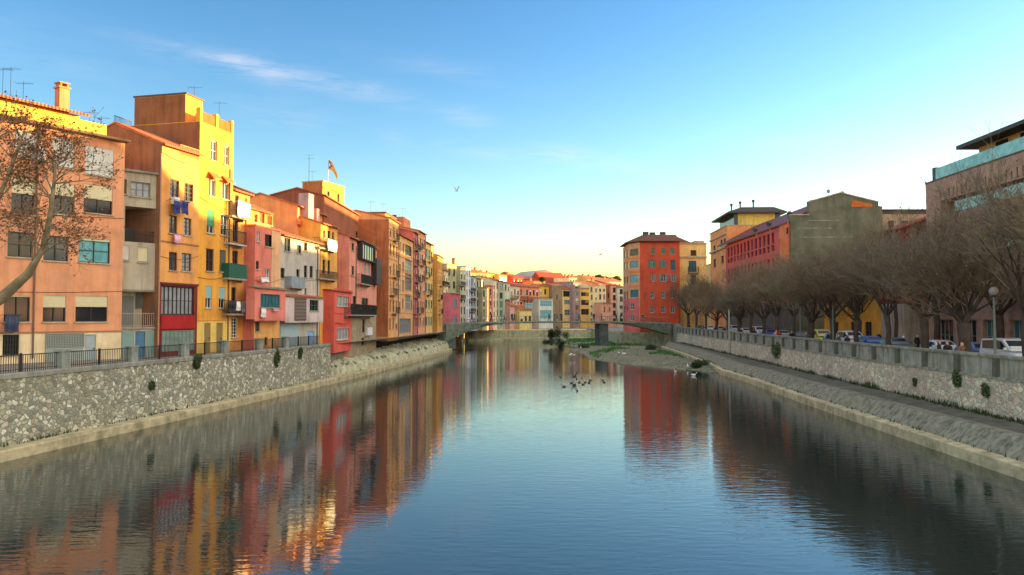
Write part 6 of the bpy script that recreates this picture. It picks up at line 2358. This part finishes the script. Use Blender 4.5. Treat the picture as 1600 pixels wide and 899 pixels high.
# ------------------------------------------------------------------ people
def skin_mesh(verts, edges, radii, root=0, sub=1):
    me = bpy.data.meshes.new('skin_src')
    me.from_pydata([tuple(v) for v in verts], edges, [])
    o = bpy.data.objects.new('skin_src', me)
    COL.objects.link(o)
    md = o.modifiers.new('Skin', 'SKIN')
    for i, sv in enumerate(me.skin_vertices[0].data):
        r = radii[i]
        sv.radius = r if hasattr(r, '__len__') else (r, r)
        sv.use_root = (i == root)
    s2 = o.modifiers.new('Sub', 'SUBSURF')
    s2.levels = sub
    dg = bpy.context.evaluated_depsgraph_get()
    out = bpy.data.meshes.new_from_object(o.evaluated_get(dg))
    bpy.data.objects.remove(o)
    bpy.data.meshes.remove(me)
    return out
SKIN = plain('skin', (206, 156, 128), .6)
def person_proto(stride, armswing, sit=False):
    V, E, Rr = [], [], []
    def v(p, r, par=None):
        V.append(Vector(p)); Rr.append(r)
        if par is not None: E.append((par, len(V) - 1))
        return len(V) - 1
    pel = v((0, 0, .95), (.15, .11))
    wa_ = v((0, .0, 1.12), (.13, .095), pel)
    ch = v((0, .01, 1.32), (.165, .11), wa_)
    nk = v((0, 0, 1.47), (.055, .055), ch)
    hd0 = v((0, -.015, 1.56), (.075, .085), nk)
    hd1 = v((0, -.02, 1.65), (.078, .095), hd0)
    hd2 = v((0, -.01, 1.71), (.055, .065), hd1)
    ns = v((0, -.125, 1.605), (.012, .012), hd0)
    for s in (-1, 1):
        st = stride * s
        hip = v((.09 * s, 0, .9), (.095, .1), pel)
        kn = v((.10 * s, -.03 - st * .5, .5), (.062, .065), hip)
        an = v((.10 * s, -st * .9 + (.06 if st < 0 else 0), .09), (.04, .042), kn)
        to = v((.11 * s, -st * .9 - .15 + (.06 if st < 0 else 0), .04), (.042, .03), an)
        sh = v((.19 * s, .01, 1.41), (.06, .06), ch)
        el = v((.24 * s, .02 + armswing * s * .5, 1.13), (.042, .042), sh)
        wr = v((.25 * s, -.06 + armswing * s, .90), (.028, .03), el)
        pm_ = v((.25 * s, -.08 + armswing * s, .83), (.022, .038), wr)
        for k in range(4):
            f = v((.25 * s - .012 * s * (k % 2), -.11 + armswing * s + .022 * k, .755 - .008 * (1 if k in (1, 2) else 0)), (.009, .009), pm_)
            v((.245 * s - .02 * s, -.105 + armswing * s + .022 * k, .725), (.008, .008), f)
        v((.235 * s, -.13 + armswing * s, .80), (.010, .010), wr)
    me = skin_mesh(V, E, Rr)
    me.materials.clear()
    me.materials.append(SKIN)
    me.polygons.foreach_set('use_smooth', [True] * len(me.polygons))
    o = bpy.data.objects.new('person', me)
    COL.objects.link(o)
    def garment(name, test, infl, mat):
        bm = bmesh.new()
        bm.from_mesh(me)
        bm.normal_update()
        dele = [f for f in bm.faces if not test(f.calc_center_median())]
        bmesh.ops.delete(bm, geom=dele, context='FACES')
        seen, isl = set(), []
        for f0 in bm.faces:
            if f0 in seen: continue
            st, comp = [f0], []
            seen.add(f0)
            while st:
                f = st.pop()
                comp.append(f)
                for e in f.edges:
                    for g2_ in e.link_faces:
                        if g2_ not in seen:
                            seen.add(g2_)
                            st.append(g2_)
            isl.append(comp)
        isl.sort(key=len)
        small = [f for c in isl[:-1] for f in c] if name != 'shoes' else []
        if small: bmesh.ops.delete(bm, geom=small, context='FACES')
        for q in bm.verts: q.co += q.normal * infl
        m2 = bpy.data.meshes.new(name)
        bm.to_mesh(m2)
        bm.free()
        m2.materials.clear()
        m2.materials.append(mat)
        g = bpy.data.objects.new(name, m2)
        COL.objects.link(g)
        g.parent = o
    garment('jacket', lambda c: .80 < c.z < 1.5 and not (abs(c.x) > .19 and c.z < .9), .022, plain('jacket_cloth', (50, 50, 54)))
    garment('trousers', lambda c: .08 < c.z < 1.02 and abs(c.x) < .19, .014, plain('trouser_cloth', (54, 58, 72)))
    garment('hair', lambda c: c.z > 1.52 and (c.z > 1.69 or c.y > .012), .016, plain('hair', (60, 46, 36)))
    garment('shoes', lambda c: c.z < .1 and abs(c.x) < .19, .012, plain('shoe_leather', (40, 36, 34)))
    fm = MB()
    for s in (-1, 1):
        fm.ellipsoid((.03 * s, -.112, 1.635), (.012, .008, .008), 6, 4)
    fm.ellipsoid((0, -.108, 1.565), (.024, .006, .006), 6, 4)
    fm.build('face_features', plain('face_dark', (80, 44, 40)), o)
    return o
pp = [person_proto(0.0, .03), person_proto(.28, .16), person_proto(.16, -.1)]
pu = [False] * 3
cloth = {n: plain(n + '_cloth', c) for n, c in dict(black=(34, 34, 38), grey=(104, 104, 104), navy=(40, 50, 80), white=(220, 216, 210), paleblue=(140, 180, 220), brown=(110, 80, 60), red=(150, 46, 44), pink=(206, 140, 140), purple=(96, 70, 140), khaki=(140, 130, 96)).items()}
def person(k, pos, rz, jac, tro, label, sc=1.0):
    o = pp[k] if not pu[k] else copy_tree(pp[k])
    pu[k] = True
    o.location = pos
    o.rotation_euler = (0, 0, rz)
    o.scale = (sc, sc, sc)
    tag(o, label, 'person', 'people on the banks and the footbridge')
    for ch in o.children:
        n = ch.name.split('.')[0]
        if n == 'jacket': set_mat(ch, 0, cloth[jac])
        if n == 'trousers': set_mat(ch, 0, cloth[tro])
def lat_pos(px, lat, z=3.305):
    Y = lat / ((px - 800) / 1200 - .079)
    return (.079 * Y + lat, Y, z)
for a in ((0, 1432, 29.6, .3, 'black', 'black', 'person in black standing alone before the pale wall between two trees'),
          (2, 1466, 23.2, 1.2, 'black', 'navy', 'person in black at the parapet in front of the white car, left of the pair'),
          (0, 1479, 23.2, -1.0, 'black', 'black', 'person in black at the parapet in front of the white car, right of the pair'),
          (1, 1501, 23.2, .2, 'brown', 'khaki', 'person in brown beside the thick tree trunk'),
          (1, 1372, 30.4, .1, 'navy', 'black', 'person in navy walking behind the bright blue car'),
          (0, 1323, 23.4, 2.0, 'black', 'black', 'person in black at the parapet in front of the white van at the ochre wall'),
          (2, 1309, 23.4, .5, 'grey', 'navy', 'person in grey at the parapet beside the black car'),
          (0, 1411, 30.4, 1.0, 'white', 'grey', 'person in white behind the grey car'),
          (1, 1259, 23.4, .1, 'grey', 'black', 'person in grey walking under the trees left of the yellow van'),
          (1, 1236, 23.4, .1, 'black', 'navy', 'person in black walking below the corner of the crimson building'),
          (2, 1217, 23.3, 3.0, 'red', 'black', 'person in red beside the silver car'),
          (0, 1212, 23.3, .8, 'pink', 'black', 'person in pink next to the person in red'),
          (1, 1186, 23.3, .1, 'paleblue', 'white', 'person in pale blue walking in front of the white van'),
          (2, 1178, 23.3, 3.1, 'black', 'black', 'person in black left of the person in pale blue'),
          (0, 1157, 23.3, .1, 'black', 'grey', 'person in black between the two white vehicles below the crimson building'),
          (1, 1131, 23.3, .1, 'black', 'navy', 'person in black walking just left of the pale pole'),
          (2, 1117, 23.3, 3.1, 'navy', 'black', 'person in navy under the trees by the penthouse building'),
          (0, 1076, 23.3, 3.1, 'black', 'black', 'person in black near the far end of the parapet'),
          (1, 1090, 23.3, .1, 'grey', 'black', 'person in grey near the far end of the parapet')):
    k, px, lat, rz, j, t, lab = a
    person(k, lat_pos(px, lat), rz, j, t, lab)
def bridge_pos(px, v=1.2):
    d = ray(px, 500)
    e = (BR - BL).normalized()
    n = Vector((-e.y, e.x))
    o = BL + n * v
    det = -d.x * e.y + d.y * e.x
    u = (d.x * o.y - d.y * o.x) / det
    p = o + e * u
    return (p.x, p.y, 5.0 + ftop(max(.001, min(.999, u / SP))) + .005)
for k, px, rz, j, t, lab in ((1, 737, 1.5, 'navy', 'navy', 'person in navy on the left part of the footbridge'),
                             (2, 741, 1.5, 'white', 'purple', 'person in white and purple on the left part of the footbridge'),
                             (1, 768, -1.5, 'black', 'black', 'person in black striding alone on the footbridge'),
                             (2, 788, 1.5, 'khaki', 'black', 'person in khaki on the footbridge before the pale house'),
                             (0, 800, .3, 'black', 'navy', 'person in black standing on the footbridge, left of a pair'),
                             (2, 804, 1.5, 'black', 'black', 'person in black standing on the footbridge, right of a pair'),
                             (1, 858, 1.5, 'navy', 'black', 'person in navy on the footbridge in front of the white teal-glazed house'),
                             (2, 867, -1.5, 'black', 'grey', 'person in black on the footbridge beside the brown party wall'),
                             (0, 877, .2, 'black', 'black', 'person in black at the middle of the footbridge'),
                             (1, 905, 1.5, 'purple', 'navy', 'person in purple on the footbridge before the grey-pink tower house'),
                             (0, 928, .2, 'black', 'navy', 'person in black on the footbridge above the pier, left'),
                             (2, 940, -1.5, 'red', 'black', 'person in red on the footbridge above the pier'),
                             (1, 963, 1.5, 'black', 'black', 'person in black on the footbridge before the white-green house'),
                             (2, 970, -1.5, 'navy', 'black', 'person in navy on the footbridge next to the red corner block'),
                             (0, 1004, .2, 'navy', 'grey', 'person in navy at the right end of the footbridge')):
    person(k, bridge_pos(px), rz, j, t, lab)

# ------------------------------------------------------------------ street lamps, poles
def lamp(px, lat, h_, label, globe=True):
    p = lat_pos(px, lat)
    root = empty('street_lamp', p)
    tag(root, label, 'street lamp')
    m = MB()
    m.tube([(0, 0, 0), (0, 0, .8), (0, 0, h_)], [.11, .08, .05], 8)
    m.build('pole', plain('lamp_green_grey', (104, 112, 104)), root)
    if globe:
        m = MB()
        m.ellipsoid((0, 0, h_ + .2), (.24, .24, .26), 12, 8)
        m.build('lamp_globe', plain('milk_glass', (136, 126, 116), .3), root, True)
        m = MB()
        m.tube([(0, 0, h_ - .08), (0, 0, h_ + .02)], [.09, .16], 8)
        m.build('collar', IRON, root)
lamp(1553, 23.0, 4.4, 'street lamp with a pale globe behind the parapet near the right edge')
lamp(1301, 23.0, 4.2, 'thin street lamp behind the parapet left of the ochre wall', False)
lamp(1250, 23.0, 4.2, 'thin street lamp behind the parapet below the crimson building', False)
p = lat_pos(1139, 21.7, 1.4)
root = empty('pole', p)
tag(root, 'pale pole standing before the far part of the mosaic stone wall', 'pole')
m = MB()
m.tube([(0, 0, 0), (0, 0, 6.2)], [.16, .12], 8)
m.build('shaft', plain('pale_pole', (150, 158, 140)), root)
m = MB()
m.box(-.22, -.22, -.05, .22, .22, .25)
m.build('foot', M_PARA, root)

# ------------------------------------------------------------------ birds
def bird(label, p, rz, dark=True, flying=False, swim=True, sc=1.0, up=.5, cat='duck', name='duck'):
    bm_ = plain('dark_feathers', (52, 54, 56)) if dark else plain('white_feathers', (226, 226, 222))
    root = empty(name, p, rz)
    root.scale = (sc,) * 3
    tag(root, label, cat, {'duck': 'dark water birds on the river', 'gull': 'white gulls'}.get(cat))
    m = MB()
    zb_ = .05 if swim else (.16 if not flying else 0)
    prof = [(-.30, .07, .015), (-.22, .05, .05), (-.1, .02, .10), (.05, .01, .115), (.16, .03, .085), (.21, .10, .05), (.225, .18, .04), (.25, .225, .05), (.29, .225, .042), (.325, .21, .014)]
    if flying: prof = [(-.34, .0, .03), (-.22, 0, .05), (-.05, 0, .085), (.1, 0, .08), (.2, .01, .05), (.27, .02, .05), (.33, .015, .035), (.36, .01, .012)]
    m.loft([[(x, r * .9 * math.cos(a), zb_ + z + r * math.sin(a)) for a in (2 * math.pi * k / 9 for k in range(9))] for x, z, r in prof])
    m.build('bird_body', bm_, root, True)
    hx = prof[-1][0]
    m = MB()
    m.tube([(hx - .01, 0, zb_ + prof[-1][1]), (hx + .06, 0, zb_ + prof[-1][1] - .012)], [.016, .004], 5)
    m.build('beak', plain('beak', (150, 110, 60)), root)
    if flying:
        for s in (-1, 1):
            m = MB()
            pts = [(.1, .07, .03), (.12, .3, up * .3 + .04), (.06, .62, up * .55), (-.06, .62, up * .55), (-.06, .3, up * .3), (-.1, .07, .02)]
            a = [(x, y * s, z) for x, y, z in pts]
            m.loft([a, [(x, y, z + .014) for x, y, z in a]])
            m.build('wing', bm_, root)
    elif not swim:
        for s in (-1, 1):
            m = MB()
            m.tube([(0, .04 * s, zb_ + .02), (.01, .04 * s, 0)], .01, 5)
            m.box(-.02, .04 * s - .02, 0, .06, .04 * s + .02, .008)
            m.build('leg', plain('beak', (150, 110, 60)), root)
DUCKS = ((881, 605), (902, 611.5), (911, 601.5), (914.5, 598), (897.5, 602), (901, 592.6), (909, 591.2), (905, 598.3), (922, 595), (920.5, 598.8), (942, 594.8), (944, 598), (876, 590.2), (893, 599.2))
names = ('leftmost of the nearer pair of dark ducks, swimming', 'nearest dark duck, alone below the flock', 'large dark duck in the middle of the flock, lower of two touching', 'dark duck in the middle of the flock, upper of two touching',
         'dark duck below the flying bird', 'dark duck right beside the flying bird', 'dark duck at the far middle of the flock', 'small dark duck between the flying bird and the middle pair', 'dark duck at the right side of the flock, farther',
         'dark duck at the right side of the flock, nearer', 'farther of two dark ducks apart on the right', 'nearer of two dark ducks apart on the right', 'dark duck apart at the far left of the flock', 'small dark duck just left of the flying bird')
for (px, py), l in zip(DUCKS, names):
    p = on_z(px, py, 0)
    bird(l, (p.x, p.y, 0), rnd.uniform(0, 6.28), True, False, True, rnd.uniform(.6, .8))
p = on_z(897, 597.5, 0)
bird('dark bird taking off with raised wings over the flock', (p.x, p.y, .5), .6, True, True, False, .9, 1.1)
for px, py, l in ((1055, 581, 'white gull at the water edge of the gravel bar, left of two more'), (1084, 586, 'white gull at the water edge, nearest to the right bank'), (1075, 576, 'white gull standing at the end of the gravel bar'),
                  (967, 558.5, 'white gull on the gravel bar, left one of a close pair'), (975, 560, 'white gull on the gravel bar, right one of a close pair'), (908, 548, 'white gull on the left tip of the gravel bar')):
    p = on_z(px, py, .1)
    z = max(bar_h(p.x, p.y), 0)
    bird(l, (p.x, p.y, z if z > .03 else 0), rnd.uniform(0, 6.28), False, False, z <= .03, 1.3, cat='gull', name='gull')
p = on_z(893.5, 561, 0)
bird('white gull gliding low above the water left of the gravel bar', (p.x, p.y, .6), .1, False, True, False, 1.6, .25, cat='gull', name='gull')
p = at(713.5, 299, 130)
bird('lone dark bird flying high in the sky over the river', p, .9, True, True, False, .9, 1.6, cat='bird', name='bird')
p = at(938, 398, 160)
bird('pale bird flying low over the far houses', p, .2, False, True, False, 1.4, .3, cat='bird', name='bird')
